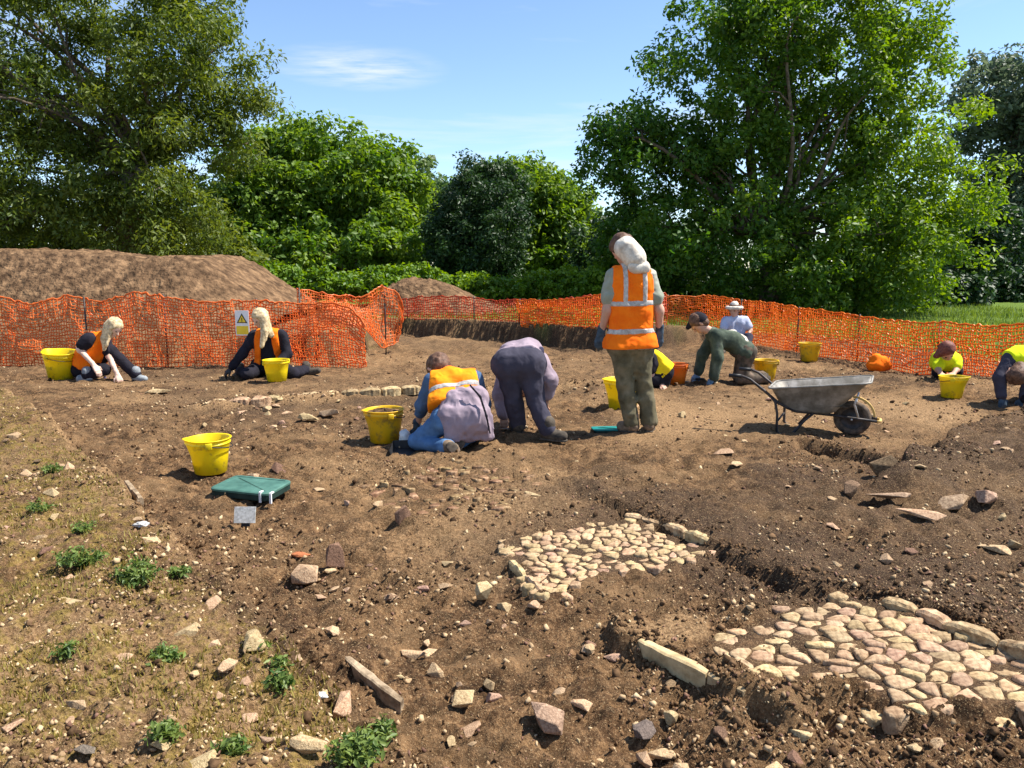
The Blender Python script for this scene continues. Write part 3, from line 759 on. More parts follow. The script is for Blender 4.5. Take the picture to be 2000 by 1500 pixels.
ZONES = (
    ('bank', 58, 'small pale stone scattered on the mossy bank at the left', 'small stones on the mossy bank'),
    ('front', 64, 'small loose stone in the rubble of the front trench', 'small stones in the front rubble'),
    ('mid', 48, 'small loose stone on the dug floor round the diggers', 'small stones on the dug floor'),
    ('rubble', 34, 'pale stone in the rubble band below the line of slabs', 'stones in the rubble band'),
    ('right', 44, 'small loose stone in the dark soil on the right', 'small stones in the dark soil'))
zp = {'rubble': gp([(420, 800), (560, 790), (700, 784), (720, 815), (640, 838), (460, 850)]), 'bank': gp([(0, 860), (200, 1000), (420, 1160), (700, 1420), (740, 1560), (-50, 1560), (-50, 900)]),
      'front': gp([(640, 1100), (900, 1080), (1050, 1190), (1200, 1250), (1400, 1380), (1600, 1420), (2040, 1420), (2040, 1540), (900, 1540), (640, 1240)]),
      'mid': gp([(120, 790), (420, 800), (700, 790), (1180, 760), (1500, 770), (1900, 800), (1780, 890), (1500, 880), (1200, 900), (700, 1000), (400, 1020), (200, 860)]),
      'right': gp([(1420, 930), (1800, 920), (2040, 830), (2040, 1250), (1850, 1200), (1700, 1150), (1500, 1090), (1400, 1010)])}
for z_, cnt, lab, grp in ZONES:
    P = zp[z_]; lo, hi = P.min(0), P.max(0); got = 0; tries = 0
    while got < cnt and tries < 60:
        tries += 1
        x = RNG.uniform(lo[0], hi[0], 200); y = RNG.uniform(lo[1], hi[1], 200)
        ok = (poly_sd(x, y, P) < 0) & (np.minimum(poly_sd(x, y, COB1), poly_sd(x, y, COB2)) > 0.03) & (poly_sd(x, y, SANDPATCH) > 0)
        for xx, yy in zip(x[ok], y[ok]):
            if got >= cnt: break
            base = STONES[random.randrange(len(STONES))]
            mt = random.choices([ST, SB, SPK], [0.72, 0.18, 0.10])[0]
            o = bpy.data.objects.new('stone', base); COL.objects.link(o)
            if not base.materials: base.materials.append(ST)
            o.material_slots[0].link = 'OBJECT'; o.material_slots[0].material = mt
            d = math.hypot(xx, yy)
            s = (0.032 + 0.085 * random.random() ** 2) * (0.85 + 0.055 * d)
            o.scale = (s * random.uniform(0.8, 1.3), s, s * random.uniform(0.7, 1.0))
            o.rotation_euler = (random.uniform(-0.3, 0.3), random.uniform(-0.3, 0.3), random.uniform(0, 6.28))
            o.location = (xx, yy, gz(xx, yy) + s * 0.08)
            tag(o, lab, 'stone', grp); got += 1

# ------------------------------------------------------------------ cobbled surfaces
def clip(poly, m, nrm):
    out = []
    for i in range(len(poly)):
        a, b = poly[i], poly[(i + 1) % len(poly)]
        da, db = (a - m) @ nrm, (b - m) @ nrm
        if da <= 0: out.append(a)
        if (da < 0) != (db < 0) and da != db:
            out.append(a + (b - a) * (da / (da - db)))
    return out
def cobbles(name, label, P, ang, sx, sy, gap, hgt, seed, zlift, pink=0.3, skip=0.04, mat=None):
    c = P.mean(0)
    root = empty(name, (c[0], c[1], gz(c[0], c[1])), label, 'cobbles')
    r = np.random.default_rng(seed)
    ca, sa = math.cos(ang), math.sin(ang)
    Rm = np.array([[ca, sa], [-sa, ca]])
    Q = (P - c) @ Rm.T / np.array([sx, sy])
    lo, hi = Q.min(0) - 1, Q.max(0) + 1
    sites = []
    j = 0; yv = lo[1]
    while yv < hi[1]:
        xv = lo[0] + (j % 2) * 0.5
        while xv < hi[0]:
            sites.append((xv + r.uniform(-0.42, 0.42), yv + r.uniform(-0.42, 0.42)))
            xv += r.choice([0.75, 1.0, 1.0, 1.35])
        yv += 1.0; j += 1
    S = np.array(sites)
    W = (S * np.array([sx, sy])) @ Rm + c
    ins = poly_sd(W[:, 0], W[:, 1], P)
    count = 0
    for i in np.where(ins < 0.015)[0]:
        if r.random() < (skip if ins[i] < -0.08 else 0.1 + skip): continue            # a few missing stones
        d = np.linalg.norm(S - S[i], axis=1)
        nb = np.argsort(d)[1:16]
        poly = [S[i] + np.array(k) for k in ((-1, -1), (1, -1), (1, 1), (-1, 1))]
        for k in nb:
            poly = clip(poly, (S[i] + S[k]) / 2, S[k] - S[i])
            if len(poly) < 3: break
        if len(poly) < 3: continue
        # local metric polygon
        L = np.array([(p * np.array([sx, sy])) @ Rm for p in poly])
        cen = L.mean(0); L = L - cen
        # shrink by the joint width, knock the corners off
        Ls = []
        m_ = len(L)
        for q in range(m_):
            a, b, d_ = L[q - 1], L[q], L[(q + 1) % m_]
            if np.linalg.norm(b - a) < 0.006: continue
            f1, f2 = r.uniform(0.14, 0.3, 2)
            Ls.append(b + (a - b) * f1); Ls.append(b + (d_ - b) * f2)
        Ls = np.array(Ls)
        if len(Ls) < 5: continue
        rad = np.linalg.norm(Ls, axis=1)[:, None]
        if rad.max() > 0.14: continue
        Ls = Ls * np.clip((rad - gap * r.uniform(0.8, 1.7)) / rad, 0.3, 1) * r.uniform(0.95, 1.0, (len(Ls), 1))
        m_ = len(Ls)
        h = hgt * r.uniform(0.7, 1.3)
        tx, ty = r.uniform(-0.14, 0.14, 2)
        V = []
        for fr, zz in ((1.0, -0.04), (1.0, h * 0.62), (0.92, h * 0.93), (0.72, h)):
            for x, y in Ls * fr:
                V.append((x, y, zz + ((x * tx + y * ty + r.uniform(-0.0025, 0.0025)) if zz > 0 else 0)))
        V.append((0, 0, h * r.uniform(0.92, 1.06)))
        F = []
        for a in range(3):
            for k in range(m_):
                F.append((a * m_ + k, a * m_ + (k + 1) % m_, (a + 1) * m_ + (k + 1) % m_, (a + 1) * m_ + k))
        for k in range(m_): F.append((3 * m_ + k, 3 * m_ + (k + 1) % m_, 4 * m_))
        wp = cen + c
        o = mobj('cobble', V, F, mat or (M['cobble_pink'] if r.random() < pink else M['cobble']), root, True)
        o.location = (wp[0] - c[0], wp[1] - c[1], gz(wp[0], wp[1]) + zlift - root.location.z)
        o.rotation_euler = (0, 0, 0)
        count += 1
    return root, count
cob_a, n1_ = cobbles('cobbled_surface', 'smaller patch of narrow tan cobbles in the middle of the dig', COB1, math.radians(24), 0.068, 0.054, 0.0032, 0.020, 5, -0.014, 0.12)
cob_b, n2_ = cobbles('cobbled_surface', 'larger patch of pinkish cobbles in the right foreground', COB2, math.radians(8), 0.088, 0.068, 0.0040, 0.022, 9, -0.014, 0.32)
COB3 = gp([(700, 940), (780, 918), (900, 908), (1010, 925), (1060, 962), (960, 1000), (840, 1004), (740, 985)], 0.02)
cob_c, n3_ = cobbles('cobbled_surface', 'faint half-buried spread of small stones behind the smaller cobbled patch', COB3, math.radians(15), 0.085, 0.07, 0.009, 0.012, 13, -0.004, 0.1, 0.5, M['cobble_buried'])
print('cobbles', n1_, n2_, n3_)

def slab_row(name, label, pix, cuts, wid, hgt, mat, seed, lift=0.0, pw=0.22, cat='slab edging'):
    """row of edge slabs following a line of pixels: each slab a part of its own"""
    pts = []
    for u, v in pix:            # bed each point on the highest ground beside it, so that no slab sinks in a cut edge
        p = on_ground(u, v)
        for _ in range(2):
            z = max(gz(p[0] + 0.06 * math.cos(a), p[1] + 0.06 * math.sin(a)) for a in (0, 0.8, 1.6, 2.4, 3.1, 3.9, 4.7, 5.5))
            p = G(u, v, z - 0.022)
        pts.append(p)
    root = empty(name, pts[0], label, cat)
    P = np.array(pts); seg = np.r_[0, np.cumsum(np.linalg.norm(np.diff(P[:, :2], axis=0), axis=1))]
    def at(s):
        return np.array([np.interp(s, seg, P[:, k]) for k in range(3)])
    r = np.random.default_rng(seed)
    for a, b in cuts:
        s0, s1 = a * seg[-1], b * seg[-1]
        n = 10; V = []; F = []
        for i in range(n):
            s = s0 + (s1 - s0) * i / (n - 1)
            p = at(s); q = at(min(s + 0.02, seg[-1])) - at(max(s - 0.02, 0)); q /= np.linalg.norm(q[:2]) + 1e-9
            nx = np.array([-q[1], q[0]])
            e = math.sin(math.pi * min(max((i + 0.35) / (n - 0.3), 0), 1)) ** pw
            w = wid * e * r.uniform(0.85, 1.15); h = hgt * e * r.uniform(0.9, 1.1)
            for (dx, dz) in ((-0.5, -0.05), (-0.5, h * 0.75), (-0.3, h), (0.25, h * 1.02), (0.5, h * 0.7), (0.5, -0.05)):
                V.append((p[0] + nx[0] * dx * w, p[1] + nx[1] * dx * w, p[2] + dz + lift))
        for i in range(n - 1):
            for k in range(6):
                F.append((i * 6 + k, i * 6 + (k + 1) % 6, (i + 1) * 6 + (k + 1) % 6, (i + 1) * 6 + k))
        F.append((0, 1, 2, 3, 4, 5)); F.append(tuple((n - 1) * 6 + k for k in (5, 4, 3, 2, 1, 0)))
        me = new_mesh('slab', np.array(V) - np.array(pts[0]), F, False)
        bm = bmesh.new(); bm.from_mesh(me); bmesh.ops.recalc_face_normals(bm, faces=bm.faces[:]); bm.to_mesh(me); bm.free()
        link('slab', me, mat, root)
    return root
slab_row('slab_edging', 'curved kerb of edge-set slabs before the smooth sandy patch', [(1250, 1257), (1300, 1283), (1360, 1311), (1432, 1347), (1490, 1370), (1542, 1386)], [(0, 0.5), (0.51, 0.76)], 0.05, 0.022, M['stone'], 3, 0.006)
slab_row('slab_edging', 'row of pale edge slabs behind the smaller cobbled patch', [(1222, 1012), (1290, 1030), (1345, 1048), (1392, 1066)], [(0, 0.38), (0.39, 0.72), (0.74, 1.0)], 0.06, 0.045, M['cobble'], 4)
slab_row('slab_edging', 'short row of thin slabs at the left of the smaller cobbled patch', [(996, 1104), (1025, 1135), (1058, 1162)], [(0, 0.5), (0.52, 1.0)], 0.04, 0.045, M['cobble'], 6)
slab_row('slab_edging', 'row of long slabs along the back of the larger cobbled patch', [(1725, 1184), (1800, 1206), (1870, 1236), (1960, 1268), (2060, 1302)], [(0, 0.2), (0.21, 0.42), (0.43, 0.7), (0.71, 1.0)], 0.075, 0.05, M['cobble'], 8)
slab_row('slab_edging', 'long straight line of pale slabs across the dig behind the front bucket', [(402, 799), (500, 791), (600, 783), (715, 774), (822, 766)], [(k_ / 11 + 0.004, (k_ + 1) / 11 - 0.004) for k_ in range(11)], 0.17, 0.05, M['cobble'], 16, 0.04)
slab_row('wooden_batten', 'weathered split batten lying along the foot of the mossy bank', [(676, 1300), (720, 1338), (760, 1370), (786, 1388)], [(0, 1.0)], 0.034, 0.016, M['wood'], 12, 0.03, 0.1, 'batten')
slab_row('timber_stake', 'short weathered timber end on the edge of the bank', [(246, 950), (258, 968), (275, 985)], [(0, 1.0)], 0.045, 0.06, M['wood'], 14, 0.0, 0.15, 'timber')

# ------------------------------------------------------------------ spoil heaps
def heap(name, label, pts_profile, y0, depth, seed, mat, xres=280, yres=100):
    """profile: list of (pixel u, pixel v) of the crest at distance y0+depth/2"""
    yc = y0 + depth / 2
    C = np.array([AT(u, v, yc) for u, v in pts_profile])
    xs = np.linspace(C[0, 0], C[-1, 0], xres)
    crest = np.interp(xs, C[:, 0], C[:, 2])
    crest = np.convolve(np.pad(crest, 5, 'edge'), np.ones(11) / 11, 'valid')
    tt = np.linspace(-1, 1, yres)
    Xg, Tg = np.meshgrid(xs, tt, indexing='ij')
    Yg = yc + Tg * depth / 2
    base = H(Xg, Yg)
    prof = smooth(0, 1, np.clip((1 - np.abs(Tg)) * 1.9, 0, 1)) * 0.5 + 0.5 * np.clip((1 - np.abs(Tg)) * 1.9, 0, 1)
    Z = base - 0.05 + np.maximum(crest[:, None] - base, 0) * prof
    n = 0.05 * fbm2(Xg, Yg, 0.8, 2, seed) + 0.03 * fbm2(Xg, Yg * 0.35, 4.0, 2, seed + 5) + 0.03 * fbm2(Xg, Yg, 11, 2, seed + 9) * (0.4 + noise2(Xg * 0.7, Yg * 0.7, seed + 2) ** 2 * 1.5)
    Z += n * np.clip((Z - base) * 3, 0, 1)
    ce = np.array([xs.mean(), yc, 0])
    idx = np.arange(Xg.size).reshape(Xg.shape)
    q = np.stack([idx[:-1, :-1], idx[1:, :-1], idx[1:, 1:], idx[:-1, 1:]], -1).reshape(-1, 4)
    o = mobj(name, np.stack([Xg, Yg, Z], -1).reshape(-1, 3) - ce, q, mat, None, True)
    o.location = ce
    return tag(o, label, 'spoil heap')
heap('spoil_heap', 'long flat-topped heap of brown spoil behind the left netting', [(-420, 560), (-330, 488), (-100, 484), (0, 485), (90, 487), (210, 492), (330, 496), (425, 499), (470, 519), (520, 552), (560, 577), (600, 600)], 13.2, 6.0, 3, M['heap'])
heap('spoil_heap', 'small pointed heap of spoil behind the corner of the netting', [(690, 628), (730, 590), (765, 556), (800, 545), (850, 546), (890, 558), (930, 580), (990, 602), (1050, 622), (1100, 640)], 16.9, 3.6, 8, M['heap'], 140, 80)

# ------------------------------------------------------------------ trees, bushes
def leaf_cloud(C, Rr, N, size, aspect, droop, seed, tint_c=None, flatten=0.8, outward=0.6, centre=None):
    """leaf rhombi round cluster centres C (n,3) with radii Rr; returns V, F(tri), tint"""
    r = np.random.default_rng(seed)
    n = len(C)
    k = np.repeat(np.arange(n), N)
    m = len(k)
    d = r.normal(size=(m, 3)); d /= np.linalg.norm(d, axis=1)[:, None]
    rad = r.random(m) ** 0.45
    pos = C[k] + d * (rad * Rr[k])[:, None] * np.array([1, 1, flatten])
    nrm = d * outward + r.normal(size=(m, 3)) * 0.55 + np.array([0, 0, 0.45])
    nrm /= np.linalg.norm(nrm, axis=1)[:, None]
    ax = r.normal(size=(m, 3)) + d * 0.5; ax[:, 2] -= droop
    ax -= nrm * (ax * nrm).sum(1)[:, None]
    ax /= np.linalg.norm(ax, axis=1)[:, None] + 1e-9
    sd = np.cross(nrm, ax)
    L = size * r.uniform(0.65, 1.3, m)[:, None]; Wd = L * aspect
    p0 = pos - ax * L * 0.5; p2 = pos + ax * L * 0.5
    fold = nrm * Wd * 0.22
    p1 = pos + sd * Wd * 0.5 + fold; p3 = pos - sd * Wd * 0.5 + fold
    V = np.stack([p0, p1, p2, p3], 1).reshape(-1, 3)
    b = np.arange(m) * 4
    F = np.concatenate([np.stack([b, b + 1, b + 2], -1), np.stack([b, b + 2, b + 3], -1)])
    tc = r.uniform(0.15, 0.75, n) if tint_c is None else tint_c
    t = np.clip(tc[k] + r.normal(0, 0.16, m), 0, 1)
    return V, F, np.repeat(t, 4)
def crown_mesh(name, V, F, t, mat, parent, origin):
    me = new_mesh(name, V - np.asarray(origin), F, False)
    a = me.attributes.new('tint', 'FLOAT', 'POINT')
    a.data.foreach_set('value', t.astype(np.float32))
    return link(name, me, mat, parent)
def lobes_px(L, ybase):
    out = []
    for (u, v, dy, ru, rv, ry) in L:
        y = ybase + dy
        c = AT(u, v, y); s = math.sqrt(y * y + 0.0) / F_PX
        out.append((c, np.array([ru * s, ry, rv * s])))
    return out
def sample_clusters(lobes, n, rng, shell=0.4):
    w = np.array([np.prod(r) ** 0.72 for _, r in lobes]); w /= w.sum()
    which = rng.choice(len(lobes), n, p=w)
    C = np.zeros((n, 3)); Rr = np.array([lobes[i][1] for i in which]); Ce = np.array([lobes[i][0] for i in which])
    d = rng.normal(size=(n, 3)); d /= np.linalg.norm(d, axis=1)[:, None]
    rad = 1 - shell * rng.random(n) ** 1.4
    rad = np.where(rng.random(n) < 0.18, rng.random(n) * 0.7, rad)
    return Ce + d * Rr * rad[:, None]
def limb(mb, a, b, r0, r1, rng, sag=0.0, n=7, sides=6):
    a, b = np.asarray(a, float), np.asarray(b, float)
    L = np.linalg.norm(b - a)
    pts, rr = [], []
    j1 = rng.normal(size=3) * L * 0.05; j2 = rng.normal(size=3) * L * 0.05
    for i in range(n):
        t = i / (n - 1)
        p = a + (b - a) * t + j1 * math.sin(math.pi * t) + j2 * math.sin(2 * math.pi * t)
        p[2] += sag * L * math.sin(math.pi * t)
        pts.append(p); rr.append(r0 + (r1 - r0) * t)
    mb.tube(pts, rr, sides)
    return pts
def tree(name, label, base_uv, y, lobes, mat, bark, n_cl, per, cl_r, leaf, aspect, seed, trunk_r=0.25, droop=0.2, limbs=14, cat='tree', fork=0.25, group=None, flatten=0.8, shell=0.4, tint=None, floor_z=0.3, fork_uv=None):
    rng = np.random.default_rng(seed)
    b = AT(base_uv[0], base_uv[1], y); b[2] = gz(b[0], b[1]) - 0.05
    root = empty(name, b, label, cat, group)
    LB = lobes_px(lobes, y)
    C = sample_clusters(LB, n_cl, rng, shell)
    C = C[C[:, 2] > floor_z]
    R_ = cl_r * rng.uniform(0.6, 1.35, len(C))
    tc = rng.uniform(0.1, 0.8, len(C)) if tint is None else np.clip(tint(C) + rng.normal(0, 0.12, len(C)), 0, 1)
    V, F, t = leaf_cloud(C, R_, per, leaf, aspect, droop, seed + 1, tc, flatten)
    crown_mesh('crown', V, F, t, mat, root, b)
    top = max(c[2] + r[2] for c, r in LB)
    mb = MB()
    f0 = np.array([b[0], b[1], b[2] + (top - b[2]) * fork])
    if fork_uv is not None:
        f0 = AT(fork_uv[0], fork_uv[1], y)
    limb(mb, np.zeros(3), f0 - b, trunk_r * 1.25, trunk_r * 0.85, rng, n=6, sides=10)
    pick = rng.choice(len(C), min(limbs, len(C)), replace=False)
    for q in pick:
        tgt = C[q]
        pts = limb(mb, f0 - b, tgt - b, trunk_r * 0.34 * rng.uniform(0.5, 1.2), trunk_r * 0.06, rng, 0.10 if tgt[2] > f0[2] else 0.02, 9)
        for s in (4, 6):
            near = np.argsort(np.linalg.norm(C - b - pts[s], axis=1))[rng.integers(2, 14)]
            limb(mb, pts[s], C[near] - b, trunk_r * 0.13, trunk_r * 0.03, rng, 0.05, 5, 5)
    mb.build('trunk', bark, root, True)
    return root

# big ash on the right
ASH = [(1560, 90, 0, 230, 190, 2.6), (1400, 210, 0, 180, 160, 2.4), (1700, 220, 0, 190, 170, 2.4), (1300, 330, 0, 165, 150, 2.2), (1545, 320, 0.4, 220, 150, 2.0),
       (1760, 370, -0.4, 165, 150, 2.3), (1390, 460, -0.6, 200, 105, 2.2), (1800, 490, -0.6, 130, 120, 2.2), (1640, 480, -1.5, 200, 130, 1.8), (1480, 545, 0.3, 250, 62, 2.0),
       (1700, 560, -1.7, 160, 70, 1.5), (1470, 30, 0, 190, 130, 2.2), (1690, 40, 0, 130, 130, 2.2), (1230, 300, 0, 90, 110, 1.4), (1250, 470, 0.2, 90, 80, 1.6), (1600, 530, -2.2, 80, 60, 1.0)]
def ash_tint(C): return np.clip(0.38 + (C[:, 0] - 7.5) * 0.06 - (C[:, 2] > 8) * 0.0, 0.1, 0.9)  # sunlit right side of the crown painted into the leaf tint
tree('ash_tree', 'big spreading ash tree with open crown at the right', (1500, 598), 22.0, ASH, M['leaf_ash'], M['bark'], 800, 130, 0.53, 0.16, 0.50, 21, 0.27, 0.35, 40, fork_uv=(1492, 470), tint=ash_tint, shell=0.5)
# big olive tree on the left
OLV = [(170, 80, 0, 330, 200, 3.0), (380, 150, 0, 150, 150, 2.4), (60, 260, 0, 260, 180, 3.0), (300, 300, -0.4, 190, 150, 2.4), (120, 420, -1.0, 260, 110, 2.4),
       (330, 430, -1.0, 130, 100, 2.0), (430, 240, 0.4, 110, 95, 1.6), (-180, 250, 0, 260, 300, 3.0), (380, 40, 0, 90, 90, 1.6), (200, 380, -1.6, 230, 60, 1.2), (470, 190, 0.3, 62, 70, 1.0), (60, 0, 0.5, 260, 130, 2.5)]
tree('broad_tree', 'large olive-green drooping tree at the left', (230, 590), 21.0, OLV, M['leaf_olive'], M['bark'], 800, 130, 0.53, 0.155, 0.36, 33, 0.30, 0.9, 36, fork_uv=(280, 330), shell=0.5)
# middle row
tree('maple_tree', 'tall rounded light green tree left of centre', (640, 575), 29.0, [(640, 340, 0, 150, 100, 2.6), (560, 400, -0.5, 130, 130, 2.4), (720, 410, 0, 120, 120, 2.4), (640, 470, -1.2, 190, 90, 2.0), (770, 370, 0.5, 55, 90, 1.4), (510, 340, 0.3, 75, 75, 1.6), (480, 450, -0.4, 80, 90, 1.6)],
     M['leaf_green'], M['bark'], 620, 105, 0.60, 0.21, 0.6, 41, 0.25, 0.4, 12)
tree('shrubby_tree', 'low yellowish-green shrubby tree before the rounded tree', (690, 575), 26.0, [(690, 490, 0, 90, 45, 1.2), (600, 510, 0, 90, 45, 1.2), (770, 490, 0.3, 60, 50, 1.1), (470, 490, 0, 55, 60, 1.2), (545, 480, 0.2, 60, 50, 1.2)],
     M['leaf_green'], M['bark'], 150, 80, 0.42, 0.20, 0.6, 43, 0.12, 0.4, 6)
tree('distant_tree', 'small hazy tree in the gap behind the dark yew', (830, 560), 40.0, [(835, 375, 0, 55, 62, 1.8), (870, 430, 0, 60, 70, 1.8), (800, 440, 0, 50, 60, 1.6)], M['leaf_far'], M['bark'], 110, 70, 0.7, 0.3, 0.6, 47, 0.2, 0.3, 5)
tree('yew_tree', 'dark green rounded yew tree at the centre', (930, 580), 26.0, [(925, 400, 0, 62, 85, 1.6), (900, 460, -0.3, 66, 85, 1.7), (965, 460, -0.3, 70, 100, 1.8), (925, 515, -0.5, 95, 40, 1.6), (930, 350, 0.1, 34, 36, 0.8), (985, 380, 0.3, 45, 55, 1.0)],
     M['leaf_dark'], M['bark'], 360, 110, 0.40, 0.15, 0.4, 53, 0.2, 0.3, 8)
tree('maple_tree', 'light green leafy tree between the yew and the ash', (1070, 580), 30.0, [(1030, 385, 0, 100, 65, 2.0), (1085, 420, 0, 75, 75, 2.0), (1060, 480, -0.6, 95, 75, 2.0), (1120, 500, 0, 90, 75, 2.0), (985, 345, 0.6, 45, 28, 1.0), (1105, 545, -0.6, 80, 30, 1.4)],
     M['leaf_green'], M['bark'], 380, 105, 0.55, 0.20, 0.6, 59, 0.2, 0.4, 8)
tree('far_right_tree', 'hazy grey-green tree in shade at the far right edge', (1985, 590), 34.0, [(1935, 190, 0, 85, 75, 2.4), (2030, 210, 0, 100, 110, 2.4), (1960, 320, 0.3, 90, 110, 2.4), (2060, 400, 0, 130, 150, 2.4), (1960, 450, 0, 75, 90, 2.2), (1985, 520, 0, 130, 50, 2.0)],
     M['leaf_haze'], M['bark'], 360, 80, 0.75, 0.27, 0.5, 61, 0.3, 0.3, 14, fork_uv=(1975, 380))
# wood behind everything
rngw = np.random.default_rng(77)
Cw = []
for _ in range(760):
    u = rngw.uniform(-700, 2700); y = rngw.uniform(44, 52)
    top = 405 + 45 * math.sin(u * 0.011) + 25 * math.sin(u * 0.03)
    top = max(top, 500) if 1900 < u < 2300 else top
    Cw.append(AT(u, rngw.uniform(top, 592), y))
Cw = np.array(Cw)
V, F, t = leaf_cloud(Cw, np.full(len(Cw), 1.35), 36, 0.5, 0.6, 0.2, 78)
wood = crown_mesh('far_wood', V, F, t, M['leaf_dark'], None, (0, 0, 0))
tag(wood, 'dark mass of woodland far behind the trees', 'woodland', kind='stuff')

# low hedge bushes, each a thing of its own
BUSH = [(505, 545, 20.2, 55, 30, 'bright green bush right of the end of the long spoil heap'), (575, 552, 20.6, 50, 28, 'bright green bush above the raised corner of netting'),
        (655, 553, 21.0, 58, 32, 'bright green bush second left of the small spoil heap'), (735, 552, 21.4, 50, 28, 'bright green bush directly left of the small spoil heap'),
        (810, 540, 22.5, 60, 22, 'bright green bush peeking over the top of the small spoil heap'), (915, 556, 21.6, 48, 26, 'bright green bush directly right of the small spoil heap'),
        (970, 568, 21.6, 40, 20, 'low bright green bush before the dark yew'), (1040, 560, 21.2, 62, 34, 'bright rounded bush left of the standing digger'),
        (1130, 556, 21.0, 60, 38, 'bright green bush behind the shoulder of the standing digger')]
for i, (u, v, y, ru, rv, lab) in enumerate(BUSH):
    tree('hedge_bush', lab, (u, v + rv), y, [(u, v, 0, ru, rv, 0.8), (u + ru * 0.45, v + 6, 0.1, ru * 0.6, rv * 0.75, 0.6), (u - ru * 0.45, v + 7, -0.1, ru * 0.6, rv * 0.7, 0.6)],
         M['leaf_bright'], M['bark'], 70, 60, 0.22, 0.13, 0.62, 300 + i * 3, 0.05, 0.3, 4, 'bush', 0.2, 'hedge bushes along the field edge', floor_z=0.2, shell=0.5)
# dark undergrowth below the trees
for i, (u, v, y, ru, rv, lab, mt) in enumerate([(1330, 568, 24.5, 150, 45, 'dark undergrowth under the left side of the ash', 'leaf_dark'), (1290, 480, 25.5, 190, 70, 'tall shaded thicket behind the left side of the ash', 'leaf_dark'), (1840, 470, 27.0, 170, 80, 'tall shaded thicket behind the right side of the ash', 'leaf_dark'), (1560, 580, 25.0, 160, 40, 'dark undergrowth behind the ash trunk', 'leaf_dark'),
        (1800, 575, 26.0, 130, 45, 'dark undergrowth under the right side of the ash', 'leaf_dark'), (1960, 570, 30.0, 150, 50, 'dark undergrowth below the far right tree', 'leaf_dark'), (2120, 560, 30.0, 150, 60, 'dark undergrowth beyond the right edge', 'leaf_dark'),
        (-150, 490, 24.0, 330, 105, 'shaded undergrowth beyond the left edge', 'leaf_olive'), (420, 545, 23.5, 130, 60, 'green undergrowth behind the end of the long spoil heap', 'leaf_olive'), (150, 490, 24.0, 330, 105, 'shaded undergrowth behind the long spoil heap', 'leaf_olive'),
        (1240, 545, 23.5, 90, 60, 'green undergrowth behind the head of the standing digger', 'leaf_green')]):
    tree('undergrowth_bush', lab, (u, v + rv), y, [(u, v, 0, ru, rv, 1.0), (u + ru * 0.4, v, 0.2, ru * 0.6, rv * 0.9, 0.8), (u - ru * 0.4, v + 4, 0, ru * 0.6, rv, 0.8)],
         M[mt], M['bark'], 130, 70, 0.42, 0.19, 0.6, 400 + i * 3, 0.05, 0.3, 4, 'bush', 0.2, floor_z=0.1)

# ------------------------------------------------------------------ weeds and grass
def weed(u, v, wpx, hpx, label, seed, nst=26, leaf=0.026):
    wpx *= 0.82; hpx *= 0.9; nst = int(nst * 1.3)
    rng = np.random.default_rng(seed)
    p = on_ground(u, v); sc = math.hypot(p[1], CAM_Z) / F_PX
    root = empty('weed', p, label, 'weed', 'leafy weeds on the bank')
    rx, hz = wpx * sc / 2, hpx * sc * 1.1
    mb = MB(); C = []
    for i in range(nst):
        a = rng.uniform(0, 6.28); rr = math.sqrt(rng.random())
        tip = np.array([rx * rr * math.cos(a), rx * 0.75 * rr * math.sin(a), hz * rng.uniform(0.4, 1.0) * (1 - 0.45 * rr)])
        mb.tube([(0, 0, -0.005), tip * np.array([0.5, 0.5, 0.65]), tip], [0.0022, 0.0018, 0.001], 4, False)
        C.append(tip); C.append(tip * 0.75)
    mb.build('stem', M['weed'], root)
    C = np.array(C)
    V, F, t = leaf_cloud(C, np.full(len(C), leaf * 1.1), 5, leaf, 0.42, 0.1, seed + 1, np.clip(rng.uniform(0.2, 0.95, len(C)), 0, 1), 0.6, 0.5)
    V[:, 2] = np.maximum(V[:, 2], 0.004)
    crown_mesh('foliage', V, F, t, M['weed'], root, (0, 0, 0))
weed(158, 1108, 105, 48, 'broad-leaved weed farthest left on the mossy bank', 501, 30)
weed(268, 1146, 98, 66, 'bushiest leafy weed on the mossy bank with dark shadow', 502, 40)
weed(700, 1490, 120, 62, 'leafy weed at the bottom edge on the end of the bank', 503, 40)
weed(748, 1446, 50, 42, 'small sprig behind the leafy weed at the bottom edge', 504, 14)
weed(325, 1292, 72, 34, 'small spreading weed in the middle of the bank', 505, 18)
weed(548, 1348, 50, 40, 'small weed near the gutter at the foot of the bank', 506, 14)
weed(545, 1310, 40, 30, 'tiny weed just above the small weed near the gutter', 507, 10)
weed(130, 1280, 40, 24, 'tiny weed low on the left of the bank', 508, 10)
weed(320, 1446, 60, 36, 'small weed by the pale stones at the bottom of the bank', 509, 16)
weed(455, 1478, 60, 36, 'small weed between pale stones at the bottom of the bank', 510, 16)
weed(75, 1000, 60, 26, 'small weed at the upper left of the bank', 511, 14)
weed(165, 1040, 44, 26, 'tiny weed above the broad-leaved weed on the bank', 512, 12)
weed(100, 925, 50, 24, 'small weed near the top of the mossy bank', 513, 12)
weed(510, 1270, 30, 22, 'tiny sprig by the pale flat-topped stone', 514, 8)
weed(352, 1126, 44, 22, 'tiny weed right of the bushiest weed', 515, 10)

